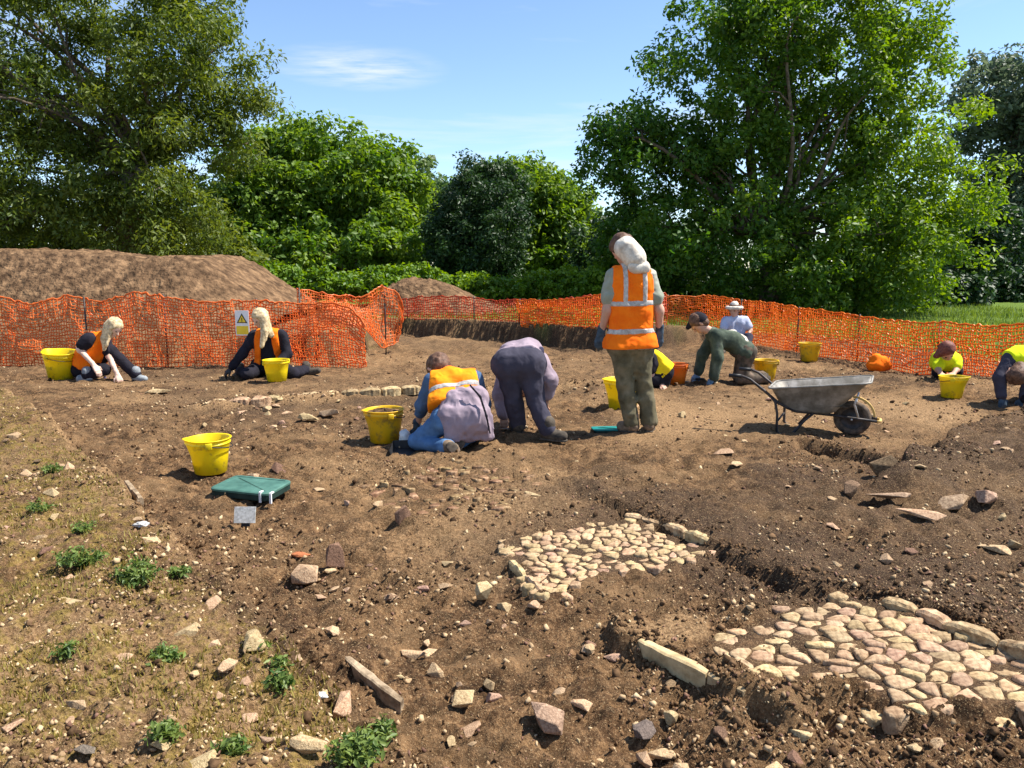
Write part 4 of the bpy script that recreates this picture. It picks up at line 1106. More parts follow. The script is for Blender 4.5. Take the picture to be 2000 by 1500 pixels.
def blades(name, label, x, y, hlo, hhi, wid, mat, seed, cat='grass'):
    rng = np.random.default_rng(seed)
    n = len(x); z = H(x, y)
    h = rng.uniform(hlo, hhi, n); a = rng.uniform(0, 6.28, n); ln = rng.uniform(0.1, 0.7, n) * h
    dx, dy = np.cos(a), np.sin(a)
    b = np.stack([x, y, z - 0.003], -1)
    sd = np.stack([-dy, dx, 0 * dx], -1) * wid
    tip = b + np.stack([dx * ln, dy * ln, h], -1)
    V = np.stack([b - sd, b + sd, tip], 1).reshape(-1, 3)
    F = np.arange(3 * n).reshape(-1, 3)
    o = crown_mesh(name, V, F, np.repeat(np.clip(rng.normal(0.5, 0.25, n), 0, 1), 3), mat, None, (0, 0, 0))
    return tag(o, label, cat, kind='stuff')
P = zp['bank']; lo, hi = P.min(0), P.max(0)
x = RNG.uniform(-6, hi[0], 110000); y = lo[1] * (9.5 / lo[1]) ** RNG.random(110000)
k = (poly_sd(x, y, BANK) < -0.03) & (np.abs(x) < 0.85 * y) & (fbm2(x, y, 2.6, 3, 210) > 0.12)
blades('moss_tufts', 'short yellow-green moss and grass on the left bank', x[k][:14000], y[k][:14000], 0.010, 0.034, 0.0032, M['weed_dry'], 601)
kk = np.where(k)[0][22000:24600]
blades('dry_stems', 'sparse dry grass stems on the left bank', x[kk], y[kk], 0.035, 0.10, 0.0026, M['weed_dry'], 603)
x = RNG.uniform(-3, 16, 90000); y = RNG.uniform(10, 30, 90000)
k = (poly_sd(x, y, DIG) > 0.35) & (np.abs(x) < 0.9 * y)
blades('field_grass', 'green grass of the field beyond the netting', x[k][:42000], y[k][:42000], 0.05, 0.16, 0.012, M['grass'], 602)

# ------------------------------------------------------------------ orange barrier netting
def net(label, pix, mat, seed, cell=(0.042, 0.046), strand=0.0086, post_every=None, wave=0.05, frays=0.0, posts=()):
    """pix: list of (u, distance y, bottom z offset above ground, top pixel v)"""
    rng = np.random.default_rng(seed)
    B, T = [], []
    for (u, y, zo, vt) in pix:
        t = AT(u, vt, y); B.append(np.array([t[0], y, gz(t[0], y) + zo])); T.append(t)
    B, T = np.array(B), np.array(T)
    seg = np.r_[0, np.cumsum(np.linalg.norm(np.diff(B[:, :2], axis=0), axis=1))]
    nx = int(seg[-1] / cell[0]); s = np.linspace(0, seg[-1], nx + 1)
    bx = np.stack([np.interp(s, seg, B[:, k]) for k in range(3)], -1)
    tx = np.stack([np.interp(s, seg, T[:, k]) for k in range(3)], -1)
    tx[:, 2] += 0.03 * noise2(s * 1.7, s * 0, seed) + 0.015 * noise2(s * 6, s * 0, seed + 1)
    nz_ = max(6, int(round(np.mean(tx[:, 2] - bx[:, 2]) / cell[1])))
    fr = np.linspace(0, 1, nz_ + 1)
    P = bx[:, None, :] * (1 - fr[None, :, None]) + tx[:, None, :] * fr[None, :, None]
    tang = np.gradient(bx[:, :2], axis=0); tang /= np.linalg.norm(tang, axis=1)[:, None] + 1e-9
    nr_ = np.stack([-tang[:, 1], tang[:, 0]], -1)
    S, Fz = np.meshgrid(s, fr, indexing='ij')
    off = wave * (fbm2(S, Fz, 1.1, 3, seed + 3) + 0.6 * fbm2(S, Fz * 0.4, 4.5, 2, seed + 7))
    alo = 0.02 * fbm2(S, Fz, 3.0, 2, seed + 9) + 0.007 * rng.normal(size=S.shape)
    P[..., :2] += nr_[:, None, :] * off[..., None] + tang[:, None, :] * alo[..., None]
    P[..., 2] += 0.010 * rng.normal(size=S.shape) * (Fz > 0.02)
    c = bx.mean(0)
    root = empty('netting_fence', c, label, 'netting')
    Vs, Fs, o = [], [], 0
    def strands(A, Bp, w):
        nonlocal o
        A, Bp = A.reshape(-1, 3), Bp.reshape(-1, 3)
        d = Bp - A; d /= np.linalg.norm(d, axis=1)[:, None] + 1e-9
        nn = np.cross(d, np.array([0.03, -1.0, 0.02])); nn /= np.linalg.norm(nn, axis=1)[:, None] + 1e-9
        mm = np.cross(d, nn)
        w = w * rng.uniform(0.75, 1.3, (len(A), 1))
        ring = [nn * w, -nn * w * 0.9 + mm * w * 0.35, -nn * w * 0.9 - mm * w * 0.35]
        V = np.stack([A + q for q in ring] + [Bp + q for q in ring], 1)
        n = len(A); b = np.arange(n)[:, None] * 6 + o
        qs = np.concatenate([b + np.array([[i, (i + 1) % 3, (i + 1) % 3 + 3, i + 3]]) for i in range(3)])
        Vs.append(V.reshape(-1, 3)); Fs.append(qs); o += n * 6
    strands(P[:, :-1], P[:, 1:], strand * 0.85)
    strands(P[:-1], P[1:], strand)
    strands(P[:-1, -1:], P[1:, -1:], strand * 1.6)
    nt = mobj('netting', np.concatenate(Vs) - c, np.concatenate(Fs), mat, root)
    nt['kind'] = 'stuff'
    for f_ in posts:
        i = int(f_ * nx)
        a, b = bx[i], tx[i]
        mb = MB(); q = nr_[i] * 0.03
        mb.tube([(a[0] + q[0] - c[0], a[1] + q[1] - c[1], gz(a[0], a[1]) - 0.1 - c[2]), (b[0] + q[0] - c[0], b[1] + q[1] - c[1], b[2] + 0.03 - c[2])], 0.012, 6)
        mb.build('post', M['frame_steel'], root, True)
    return root
net('long run of orange netting behind the two blonde diggers', [(-420, 10.7, 0.0, 590), (-200, 11.0, 0, 583), (0, 11.25, 0, 580), (60, 11.3, 0, 592), (130, 11.35, 0, 580), (200, 11.4, 0, 592), (260, 11.4, 0, 574), (420, 11.4, 0, 588), (520, 11.4, 0, 588), (575, 11.4, 0.0, 590), (640, 11.35, 0, 592), (685, 11.3, 0, 604), (712, 11.3, 0, 640)],
    M['net'], 701, posts=(0.12, 0.3, 0.48, 0.63, 0.8), wave=0.07)
net('raised corner panel of bright orange netting left of centre', [(580, 12.0, 0.18, 566), (640, 12.2, 0.14, 578), (700, 12.5, 0.12, 580), (745, 12.8, 0.12, 560), (775, 13.0, 0.16, 575), (785, 13.1, 0.2, 610)], M['net'], 702, posts=(0.03, 0.82), wave=0.09, cell=(0.038, 0.044))
net('faded reddish netting across the back by the small spoil heap', [(786, 16.3, -0.02, 583), (900, 15.55, -0.02, 580), (1000, 14.9, -0.02, 588), (1100, 14.35, -0.02, 584), (1180, 13.98, -0.02, 578), (1240, 14.15, -0.02, 576), (1300, 14.6, -0.02, 574)], M['net_red'], 703, cell=(0.05, 0.055), strand=0.0088, posts=(0.02, 0.3, 0.55, 0.8))
net('bright orange netting piece left of the standing digger', [(1010, 14.72, -0.08, 584), (1060, 14.45, -0.10, 588), (1120, 14.12, -0.12, 582), (1180, 13.84, -0.10, 580), (1230, 14.0, -0.08, 588)], M['net_amber'], 704, posts=(0.02, 0.98))
net('long run of orange netting falling towards the right edge', [(1290, 15.1, 0.02, 574), (1380, 15.2, 0.0, 578), (1460, 14.6, 0.0, 585), (1520, 13.6, 0, 593), (1600, 12.6, 0, 604), (1700, 11.8, 0, 618), (1800, 11.1, 0, 632), (1870, 10.7, 0, 634), (1930, 10.3, 0, 640), (2000, 9.9, 0, 634), (2100, 9.3, 0, 640), (2250, 8.7, 0, 640)], M['net_amber'], 705, posts=(0.02, 0.2, 0.4, 0.55, 0.7, 0.85))

# ------------------------------------------------------------------ buckets
def bucket(u, v, label, mat, wpx=None, size=None, rz=0.0, tilt=(0, 0), fill=0.6, spout=True, handle=True, group='plastic buckets on the dig'):
    p = on_ground(u, v)
    R0 = size or 0.178
    root = empty('bucket', p, label, 'bucket', group, rz)
    root.rotation_euler = (tilt[0], tilt[1], rz)
    h = R0 * 1.72; r0 = R0 * 0.74; r1 = R0 * 0.97
    n = 36
    prof = [(r0 * 0.93, 0.0), (r0, 0.006), (r0 + (r1 - r0) * 0.5, h * 0.5), (r1 * 0.985, h * 0.84), (r1 * 1.0, h * 0.85), (r1 * 1.03, h * 0.855), (r1 * 1.035, h * 0.875), (r1 * 1.0, h * 0.88), (r1 * 1.012, h * 0.975), (r1 * 1.07, h * 0.98), (r1 * 1.085, h * 0.99), (r1 * 1.07, h), (r1 * 1.0, h), (r1 * 0.975, h * 0.985), (r0 + (r1 - r0) * 0.5 - 0.006, h * 0.5), (r0 - 0.006, 0.012), (0.002, 0.012)]
    mb = MB(); mb.lathe(prof, n)
    V = np.array(mb.V)
    if spout:   # pouring lip pulled out on local -x
        a = np.arctan2(V[:, 1], V[:, 0]); w = np.exp(-((np.abs(a) - math.pi) / 0.33) ** 2) * smooth(h * 0.62, h, V[:, 2])
        V[:, 0] -= w * R0 * 0.17; V[:, 2] += w * 0.006
    V[:, :2] *= (1 + 0.018 * np.cos(2 * np.arctan2(V[:, 1], V[:, 0]) + p[0]) * (V[:, 2:3] / h)[:, 0])[:, None]
    mobj('body', V, mb.F, mat, root, True)
    for s in (-1, 1):
        m2 = MB(); m2.box((0, s * (r1 * 1.04), h * 0.86), (0.05, 0.022, 0.05))
        m2.build('handle_bracket', mat, root, True, 0.006)
    if handle:
        pts = []
        for k in range(15):
            g = math.pi * k / 14
            pts.append((r1 * 1.08 * math.sin(g) * 0.98 + 0.004, r1 * 1.09 * math.cos(g), h * 0.86 - r1 * 0.22 * math.sin(g)))
        m3 = MB(); m3.tube(pts, 0.004, 6); hd = m3.build('handle', M['black_plastic'], root, True)
    if fill:
        zf = h * fill; rf = r0 + (r1 - r0) * fill - 0.007
        rr = np.linspace(0.0, 1, 7)[1:]; th = np.linspace(0, 2 * math.pi, 25)[:-1]
        V = [(0, 0, zf + 0.03)]; F = []
        rg = np.random.default_rng(int(u))
        for a_, q in enumerate(rr):
            for t in th: V.append((rf * q * math.cos(t), rf * q * math.sin(t), zf + 0.03 * (1 - q * q) + rg.uniform(-0.008, 0.008)))
        for k in range(24): F.append((0, 1 + k, 1 + (k + 1) % 24))
        for a_ in range(5):
            for k in range(24): F.append((1 + a_ * 24 + k, 1 + (a_ + 1) * 24 + k, 1 + (a_ + 1) * 24 + (k + 1) % 24, 1 + a_ * 24 + (k + 1) % 24))
        mobj('soil_fill', V, F, M['heap'], root)
    return root
bucket(412, 922, 'bright yellow bucket nearest the camera, beside the green kneeling pad', M['yellow'], size=0.152, rz=0.35, fill=0.3)
bucket(752, 862, 'dirty orange-yellow bucket at the elbow of the kneeling digger in jeans', M['yellow_dirty'], size=0.17, rz=0.5, fill=0.9)
bucket(120, 738, 'yellow bucket beside the blonde digger at the far left', M['yellow'], size=0.208, rz=-0.3, tilt=(0.06, 0.1), fill=0.5)
bucket(541, 744, 'yellow bucket in front of the blonde digger in black sleeves', M['yellow'], size=0.162, rz=2.2, fill=0.4)
bucket(1216, 800, 'yellow bucket half hidden behind the legs of the standing digger', M['yellow'], size=0.19, rz=0.2, fill=0.4)
bucket(1318, 752, 'orange bucket right of the standing digger', M['orange_plastic'], size=0.16, rz=0.8, fill=0.5)
bucket(1494, 742, 'yellow bucket standing between the wheelbarrow handles', M['yellow_dirty'], size=0.155, rz=1.2, fill=0.5)
bucket(1580, 705, 'olive-yellow bucket far back at the netting above the wheelbarrow', M['yellow_dirty'], size=0.17, rz=2.0, fill=0.8)
bucket(1858, 776, 'yellow bucket standing alone near the right edge', M['yellow'], size=0.142, rz=2.6, fill=0.8)

# ------------------------------------------------------------------ wheelbarrow
def wheelbarrow():
    p = on_ground(1662, 850)
    root = empty('wheelbarrow', (p[0], p[1], p[2]), 'grey steel wheelbarrow with black tubular frame parked on the dug floor', 'wheelbarrow', None, math.radians(-27))
    root.scale = (0.83, 0.83, 0.83)
    # tray: rings from the rim to the pan (closed shell with thickness)
    def ring(xf, xb, wf, wb, zf, zb, n=7):
        """rounded-rectangle loop, front +x"""
        pts = []
        cs = [((xf, wf), zf), ((xb, wb), zb), ((xb, -wb), zb), ((xf, -wf), zf)]
        rr = 0.085
        for i, ((cx, cy), z) in enumerate(cs):
            sx, sy = (1 if cx == xf else -1), (1 if cy > 0 else -1)
            a0 = {(1, 1): 0, (-1, 1): 90, (-1, -1): 180, (1, -1): 270}[(sx, sy)]
            for k in range(n):
                g = math.radians(a0 + 90 * k / (n - 1))
                x = cx - sx * rr + rr * math.cos(g); y = cy - sy * rr + rr * math.sin(g)
                t = (x - xb) / (xf - xb)
                pts.append((x, y, zb + (zf - zb) * t))
        return pts
    L = [ring(-0.22, -0.66, 0.19, 0.20, 0.235, 0.255), ring(-0.16, -0.70, 0.215, 0.225, 0.262, 0.285), ring(0.14, -0.80, 0.305, 0.30, 0.60, 0.475), ring(0.165, -0.825, 0.325, 0.32, 0.612, 0.487), ring(0.165, -0.825, 0.325, 0.32, 0.598, 0.473),
         ]
    outer = [L[0], L[1], L[2], L[3]]
    inner = [[(x * 1.0 + (0.006 if x < -0.3 else -0.008), y * 0.975, z + 0.006) for x, y, z in r_] for r_ in (L[2], L[1], L[0])]
    rings = outer + inner
    V, F = [], []
    n = len(L[0])
    for r_ in rings: V += r_
    for i in range(len(rings) - 1):
        for k in range(n): F.append((i * n + k, i * n + (k + 1) % n, (i + 1) * n + (k + 1) % n, (i + 1) * n + k))
    F.append(tuple(range(n))[::-1]); F.append(tuple((len(rings) - 1) * n + k for k in range(n)))
    tr = mobj('tray', V, F, M['steel'], root, True)
    mb = MB(); mb.tube(L[3] + [L[3][0]], 0.011, 6, False); mb.build('rim', M['steel'], tr, True)
    # earth left in the tray
    rs = [[(x * s_ + (1 - s_) * -0.4, y * s_, z + (1 - s_) * 0.03 - 0.01) for x, y, z in ring(-0.02, -0.74, 0.235, 0.245, 0.34, 0.35)] for s_ in (1.0, 0.7, 0.35)]
    V, F = [], []
    for r_ in rs: V += r_
    for i in range(2):
        for k in range(n): F.append((i * n + k, i * n + (k + 1) % n, (i + 1) * n + (k + 1) % n, (i + 1) * n + k))
    F.append(tuple(2 * n + k for k in range(n)))
    mobj('soil_load', V, F, M['heap'], tr)
    # frame: handle tubes running from grips to the axle
    for s in (-1, 1):
        mb = MB()
        mb.tube([(-1.19, s * 0.29, 0.60), (-1.10, s * 0.29, 0.60), (-1.02, s * 0.285, 0.57), (-0.86, s * 0.27, 0.45), (-0.72, s * 0.25, 0.33), (-0.55, s * 0.20, 0.245), (-0.2, s * 0.13, 0.225), (0.0, s * 0.085, 0.20), (0.24, s * 0.085, 0.185)], 0.0155, 8)
        mb.build('handle', M['frame_steel'], root, True)
        mb = MB(); mb.tube([(-1.24, s * 0.29, 0.60), (-1.11, s * 0.29, 0.60)], 0.021, 8); mb.build('grip', M['black_plastic'], root, True)
        mb = MB()
        mb.tube([(-0.80, s * 0.27, 0.40), (-0.745, s * 0.285, 0.34), (-0.72, s * 0.29, 0.22), (-0.715, s * 0.29, 0.03), (-0.69, s * 0.29, 0.004), (-0.58, s * 0.285, 0.004), (-0.545, s * 0.28, 0.03), (-0.45, s * 0.24, 0.16), (-0.37, s * 0.19, 0.235)], 0.0145, 8)
        mb.build('leg', M['frame_steel'], root, True)
        mb = MB(); mb.tube([(0.04, s * 0.22, 0.43), (0.02, s * 0.17, 0.36), (0.06, s * 0.095, 0.22)], 0.011, 8); mb.build('strut', M['zinc'], root, True)
    mb = MB(); mb.tube([(-0.72, -0.285, 0.13), (-0.72, 0.285, 0.13)], 0.011, 8); mb.build('cross_brace', M['frame_steel'], root, True)
    mb = MB(); mb.tube([(0.24, -0.085, 0.185), (0.27, -0.05, 0.185), (0.27, 0.05, 0.185), (0.24, 0.085, 0.185)], 0.0155, 8); mb.build('front_bar', M['guard'], root, True)
    # wheel
    wh = empty('wheel', (0, 0, 0)); wh.parent = root; wh.location = (0.0, 0, 0.186)
    def tor(R, r, n=32, m=10, sq=1.0):
        V, F = [], []
        for i in range(n):
            a = 2 * math.pi * i / n
            for k in range(m):
                b = 2 * math.pi * k / m
                rr = R + r * math.cos(b)
                V.append((rr * math.cos(a), r * sq * math.sin(b), rr * math.sin(a)))
        for i in range(n):
            for k in range(m): F.append((i * m + k, i * m + (k + 1) % m, ((i + 1) % n) * m + (k + 1) % m, ((i + 1) % n) * m + k))
        return V, F
    V, F = tor(0.145, 0.041, 36, 12, 1.05); mobj('tyre', V, F, M['tyre'], wh, True)
    mb = MB()
    for s in (-1, 1):
        pr = [(0.012, s * 0.035), (0.03, s * 0.034), (0.045, s * 0.022), (0.085, s * 0.016), (0.10, s * 0.028), (0.112, s * 0.03)]
        V, F = [], []
        for (r_, y_) in pr:
            for k in range(24):
                g = 2 * math.pi * k / 24; V.append((r_ * math.cos(g), y_, r_ * math.sin(g)))
        for i in range(len(pr) - 1):
            for k in range(24): F.append((i * 24 + k, i * 24 + (k + 1) % 24, (i + 1) * 24 + (k + 1) % 24, (i + 1) * 24 + k))
        mb.add(V, F)
    mb.build('rim', M['frame_steel'], wh, True)
    mb = MB(); mb.tube([(0, -0.10, 0), (0, 0.10, 0)], 0.010, 8); mb.build('axle', M['zinc'], wh, True)
    # yellow wheel guard on the far side and front
    V, F = [], []
    for k in range(13):
        g = math.radians(-8 + 100 * k / 12)
        for (rr, y_) in ((0.20, 0.075), (0.222, 0.075), (0.222, 0.105), (0.20, 0.105)):
            V.append((rr * math.cos(g), y_, rr * math.sin(g)))
    for k in range(12):
        for j in range(4): F.append((k * 4 + j, k * 4 + (j + 1) % 4, (k + 1) * 4 + (j + 1) % 4, (k + 1) * 4 + j))
    F += [(0, 1, 2, 3), (51, 50, 49, 48)]
    gd = mobj('wheel_guard', V, F, M['guard'], root); gd.location = (0, 0, 0.186)
    return root
wheelbarrow()

# ------------------------------------------------------------------ small kit
def pad(u, v, name, label, dims, rz, mat, side_mat, clips=False, tilt=(0, 0), lift=0.0, cat='kneeling pad'):
    p = on_ground(u, v)
    root = empty(name, (p[0], p[1], p[2] + lift), label, cat, None, rz)
    root.rotation_euler = (tilt[0], tilt[1], rz)
    lx, ly, lz = dims; r = min(lx, ly) * 0.14
    def loop(ins, z):
        L = []
        for (sx, sy, a0) in ((1, 1, 0), (-1, 1, 90), (-1, -1, 180), (1, -1, 270)):
            for k in range(6):
                g = math.radians(a0 + 18 * k)
                L.append((sx * (lx / 2 - r) + (r - ins) * math.cos(g), sy * (ly / 2 - r) + (r - ins) * math.sin(g), z))
        return L
    def stack(name_, lays, mat_, caps):
        V, F = [], []; n = 24
        for L in lays: V += L
        for i in range(len(lays) - 1):
            for k in range(n): F.append((i * n + k, i * n + (k + 1) % n, (i + 1) * n + (k + 1) % n, (i + 1) * n + k))
        F.append(tuple(range(n))[::-1]); F.append(tuple((len(lays) - 1) * n + k for k in range(n)))
        return mobj(name_, V, F, mat_, root, False)
    stack('base', [loop(0.008, 0.0), loop(0.0, 0.006), loop(0.0, lz * 0.62), loop(0.004, lz * 0.64)], side_mat, True)
    stack('top', [loop(0.002, lz * 0.645), loop(-0.003, lz * 0.70), loop(-0.003, lz * 0.9), loop(0.006, lz), loop(0.03, lz * 1.03), loop(0.032, lz * 0.96), loop(0.05, lz * 0.95)], mat, True)
    if clips:
        for x in (0.16, 0.235):
            mb = MB(); mb.box((x, -ly / 2 - 0.004, lz * 0.5), (0.014, 0.01, lz * 1.1)); mb.box((x, -ly / 2 + 0.012, lz * 1.06), (0.014, 0.035, 0.008))
            mb.build('clip', M['white_plastic'], root)
    return root
pad(492, 966, 'kneeling_pad', 'thick dark green kneeling pad with white clips near the front bucket', (0.43, 0.30, 0.06), math.radians(-14), M['green_pad'], M['green_pad_side'], True, (0.02, 0.02), 0.015)
pad(1186, 842, 'kneeling_pad', 'teal kneeling pad lying at the feet of the standing digger', (0.27, 0.16, 0.03), 0.1, M['teal'], M['green_pad_side'])

p = on_ground(480, 1036)
root = empty('finds_marker', p, 'small grey marker card on a spike below the green kneeling pad', 'marker')
mb = MB(); mb.box((0, 0, 0.095), (0.125, 0.006, 0.095), Matrix.Rotation(math.radians(-18), 3, 'X')); mb.build('card', M['card'], root, False, 0.001)
mb = MB(); mb.tube([(0, 0.004, -0.04), (0, 0.012, 0.09)], [0.004, 0.007], 6); mb.build('spike', M['black_plastic'], root)
mb = MB(); mb.box((0, 0.004, 0.038), (0.05, 0.014, 0.03), Matrix.Rotation(math.radians(-18), 3, 'X')); mb.build('clamp', M['black_plastic'], root, False, 0.002)

# dustpan beside the kneeling digger
p = on_ground(800, 884)
root = empty('dustpan', p, 'black dustpan beside the dirty orange-yellow bucket', 'dustpan', None, math.radians(8))
def pan_mesh():
    V = [(-0.15, -0.11, 0.004), (0.15, -0.12, 0.004), (0.13, 0.11, 0.012), (-0.13, 0.11, 0.012), (-0.165, -0.11, 0.05), (0.165, -0.12, 0.05), (0.14, 0.12, 0.075), (-0.14, 0.12, 0.075)]
    T = [(x * 0.96, y * 0.96 - (0.0 if y < 0 else 0.0), z + 0.006) for x, y, z in V]
    F = [(0, 3, 2, 1), (0, 4, 7, 3), (3, 7, 6, 2), (2, 6, 5, 1)]
    F2 = [tuple(8 + i for i in f[::-1]) for f in F]
    return V + T, F + F2 + [(4, 12, 15, 7), (7, 15, 14, 6), (6, 14, 13, 5), (0, 1, 9, 8), (0, 8, 12, 4), (1, 5, 13, 9)]
V, F = pan_mesh(); mobj('pan', V, F, M['black_plastic'], root)
mb = MB(); mb.tube([(0.14, 0.02, 0.05), (0.22, 0.04, 0.06), (0.30, 0.05, 0.055)], [0.014, 0.012, 0.014], 8); mb.build('handle', M['black_plastic'], root, True)
# crumpled white bag between bucket and knee
def crumple(name, label, cat, u, v, dims, mat, seed, amp=0.25, lift=0.0):
    p = on_ground(u, v)
    bm = bmesh.new(); bmesh.ops.create_icosphere(bm, subdivisions=3, radius=1.0)
    V = np.array([q.co[:] for q in bm.verts]); F = [[w.index for w in f.verts] for f in bm.faces]; bm.free()
    n = noise3(V * 2.2 + seed, seed) * amp + noise3(V * 5 + seed, seed + 1) * amp * 0.5
    V = V * (1 + n)[:, None] * np.array(dims) / 2
    V[:, 2] = np.maximum(V[:, 2], -dims[2] * 0.3) + dims[2] * 0.3
    o = mobj(name, V, F, mat, None, True); o.location = (p[0], p[1], p[2] + lift)
    return tag(o, label, cat)
crumple('plastic_bag', 'crumpled white plastic bag between the dirty bucket and the jeans', 'bag', 792, 866, (0.10, 0.10, 0.16), M['white_plastic'], 5)
crumple('cloth_bundle', 'bundle of orange cloth heaped at the foot of the right netting', 'cloth', 1716, 724, (0.38, 0.24, 0.30), M['vest_orange'], 8, 0.3)
crumple('plastic_scrap', 'small scrap of white plastic on the edge of the mossy bank', 'litter', 625, 1362, (0.05, 0.03, 0.02), M['white_plastic'], 11, 0.5)
crumple('plastic_scrap', 'grey-white scrap by the timber end on the bank', 'litter', 280, 1028, (0.09, 0.05, 0.03), M['card'], 13, 0.5)

def trowel(u, v, label, rz, hm):
    p = on_ground(u, v)
    root = empty('hand_trowel', (p[0], p[1], p[2] + 0.02), label, 'trowel', 'hand trowels', rz)
    V = [(0.0, 0, 0.0), (0.03, 0.035, 0), (0.04, -0.035, 0), (0.13, 0, -0.008)]
    V = [(0, 0, 0.0), (0.03, 0.036, 0.0), (0.13, 0, -0.008), (0.03, -0.036, 0.0)] + [(0, 0, 0.003), (0.03, 0.036, 0.003), (0.13, 0, -0.006), (0.03, -0.036, 0.003)]
    mobj('blade', V, [(0, 3, 2, 1), (4, 5, 6, 7), (0, 1, 5, 4), (1, 2, 6, 5), (2, 3, 7, 6), (3, 0, 4, 7)], M['steel'], root)
    mb = MB(); mb.tube([(0.01, 0, 0.003), (-0.03, 0, 0.03), (-0.05, 0, 0.032)], 0.005, 6); mb.build('tang', M['steel'], root, True)
    mb = MB(); mb.tube([(-0.05, 0, 0.032), (-0.08, 0, 0.034), (-0.14, 0, 0.036), (-0.16, 0, 0.036)], [0.012, 0.016, 0.015, 0.011], 8); mb.build('handle', hm, root, True)
trowel(203, 743, 'trowel with purple handle under the hand of the far left digger', 2.2, M['purple'])
trowel(1350, 748, 'dark trowel in front of the digger on hands and knees', 2.9, M['black_plastic'])
trowel(1000, 842, 'trowel on the soil below the bending digger', 2.6, M['wood'])

# warning sign hung on the netting
c = AT(473, 631, 11.22)
root = empty('warning_sign', (c[0], c[1], c[2]), 'white and yellow warning sign with triangle hung on the left netting', 'sign')
mb = MB(); mb.box((0, 0, 0), (0.205, 0.006, 0.37)); mb.build('board', M['sign_white'], root, False, 0.002)
mobj('warning_triangle', [(-0.078, -0.0055, 0.0), (0.078, -0.0055, 0.0), (0.0, -0.0055, 0.145), (-0.078, -0.0035, 0.0), (0.078, -0.0035, 0.0), (0.0, -0.0035, 0.145)], [(0, 1, 2), (3, 5, 4), (0, 3, 4, 1), (1, 4, 5, 2), (2, 5, 3, 0)], M['sign_black'], root)
mobj('triangle_field', [(-0.054, -0.0075, 0.013), (0.054, -0.0075, 0.013), (0.0, -0.0075, 0.113), (-0.054, -0.006, 0.013), (0.054, -0.006, 0.013), (0.0, -0.006, 0.113)], [(0, 1, 2), (3, 5, 4), (0, 3, 4, 1), (1, 4, 5, 2), (2, 5, 3, 0)], M['sign_yellow'], root)
mb = MB(); mb.box((0, -0.0085, 0.055), (0.012, 0.0015, 0.045)); mb.box((0, -0.0085, 0.024), (0.012, 0.0015, 0.011)); mb.build('exclamation_mark', M['sign_black'], root)
mb = MB(); mb.box((0, -0.0045, -0.105), (0.175, 0.003, 0.125)); mb.build('yellow_panel', M['sign_yellow'], root)

# ------------------------------------------------------------------ people
def surface_nets(Fv, org, h):
    s = Fv < 0
    nx, ny, nz_ = Fv.shape
    c = np.zeros((nx - 1, ny - 1, nz_ - 1), np.int8)
    for dx in (0, 1):
        for dy in (0, 1):
            for dz in (0, 1): c += s[dx:nx - 1 + dx, dy:ny - 1 + dy, dz:nz_ - 1 + dz]
    act = (c > 0) & (c < 8)
    I = np.argwhere(act)
    idx = np.full(act.shape, -1, np.int64); idx[act] = np.arange(len(I))
    acc = np.zeros((len(I), 3)); cnt = np.zeros(len(I))
    cor = [(dx, dy, dz) for dx in (0, 1) for dy in (0, 1) for dz in (0, 1)]
    for a in cor:
        for ax in range(3):
            if a[ax] == 1: continue
            b = list(a); b[ax] = 1
            fa = Fv[I[:, 0] + a[0], I[:, 1] + a[1], I[:, 2] + a[2]]; fb = Fv[I[:, 0] + b[0], I[:, 1] + b[1], I[:, 2] + b[2]]
            m = (fa < 0) != (fb < 0)
            t = np.where(m, fa / np.where(fa == fb, 1, fa - fb), 0)
            p = np.array(a, float)[None].repeat(len(I), 0); p[:, ax] += t
            acc += p * m[:, None]; cnt += m
    V = org + (I + acc / np.maximum(cnt, 1)[:, None]) * h
    Q = []
    for ax in range(3):
        o1, o2 = [(1, 2), (2, 0), (0, 1)][ax]
        sl0 = [slice(None)] * 3; sl1 = [slice(None)] * 3
        sl0[ax] = slice(0, -1); sl1[ax] = slice(1, None)
        d = s[tuple(sl0)] != s[tuple(sl1)]
        E = np.argwhere(d)
        E = E[(E[:, o1] > 0) & (E[:, o2] > 0) & (E[:, o1] < Fv.shape[o1] - 1) & (E[:, o2] < Fv.shape[o2] - 1)]
        if not len(E): continue
        def ci(d1, d2):
            e = E.copy(); e[:, o1] -= d1; e[:, o2] -= d2
            return idx[e[:, 0], e[:, 1], e[:, 2]]
        q = np.stack([ci(1, 1), ci(0, 1), ci(0, 0), ci(1, 0)], -1)
        ins = s[E[:, 0], E[:, 1], E[:, 2]]
        q[~ins] = q[~ins][:, ::-1]
        Q.append(q)
    Q = np.concatenate(Q)
    return V, Q[(Q >= 0).all(1)]

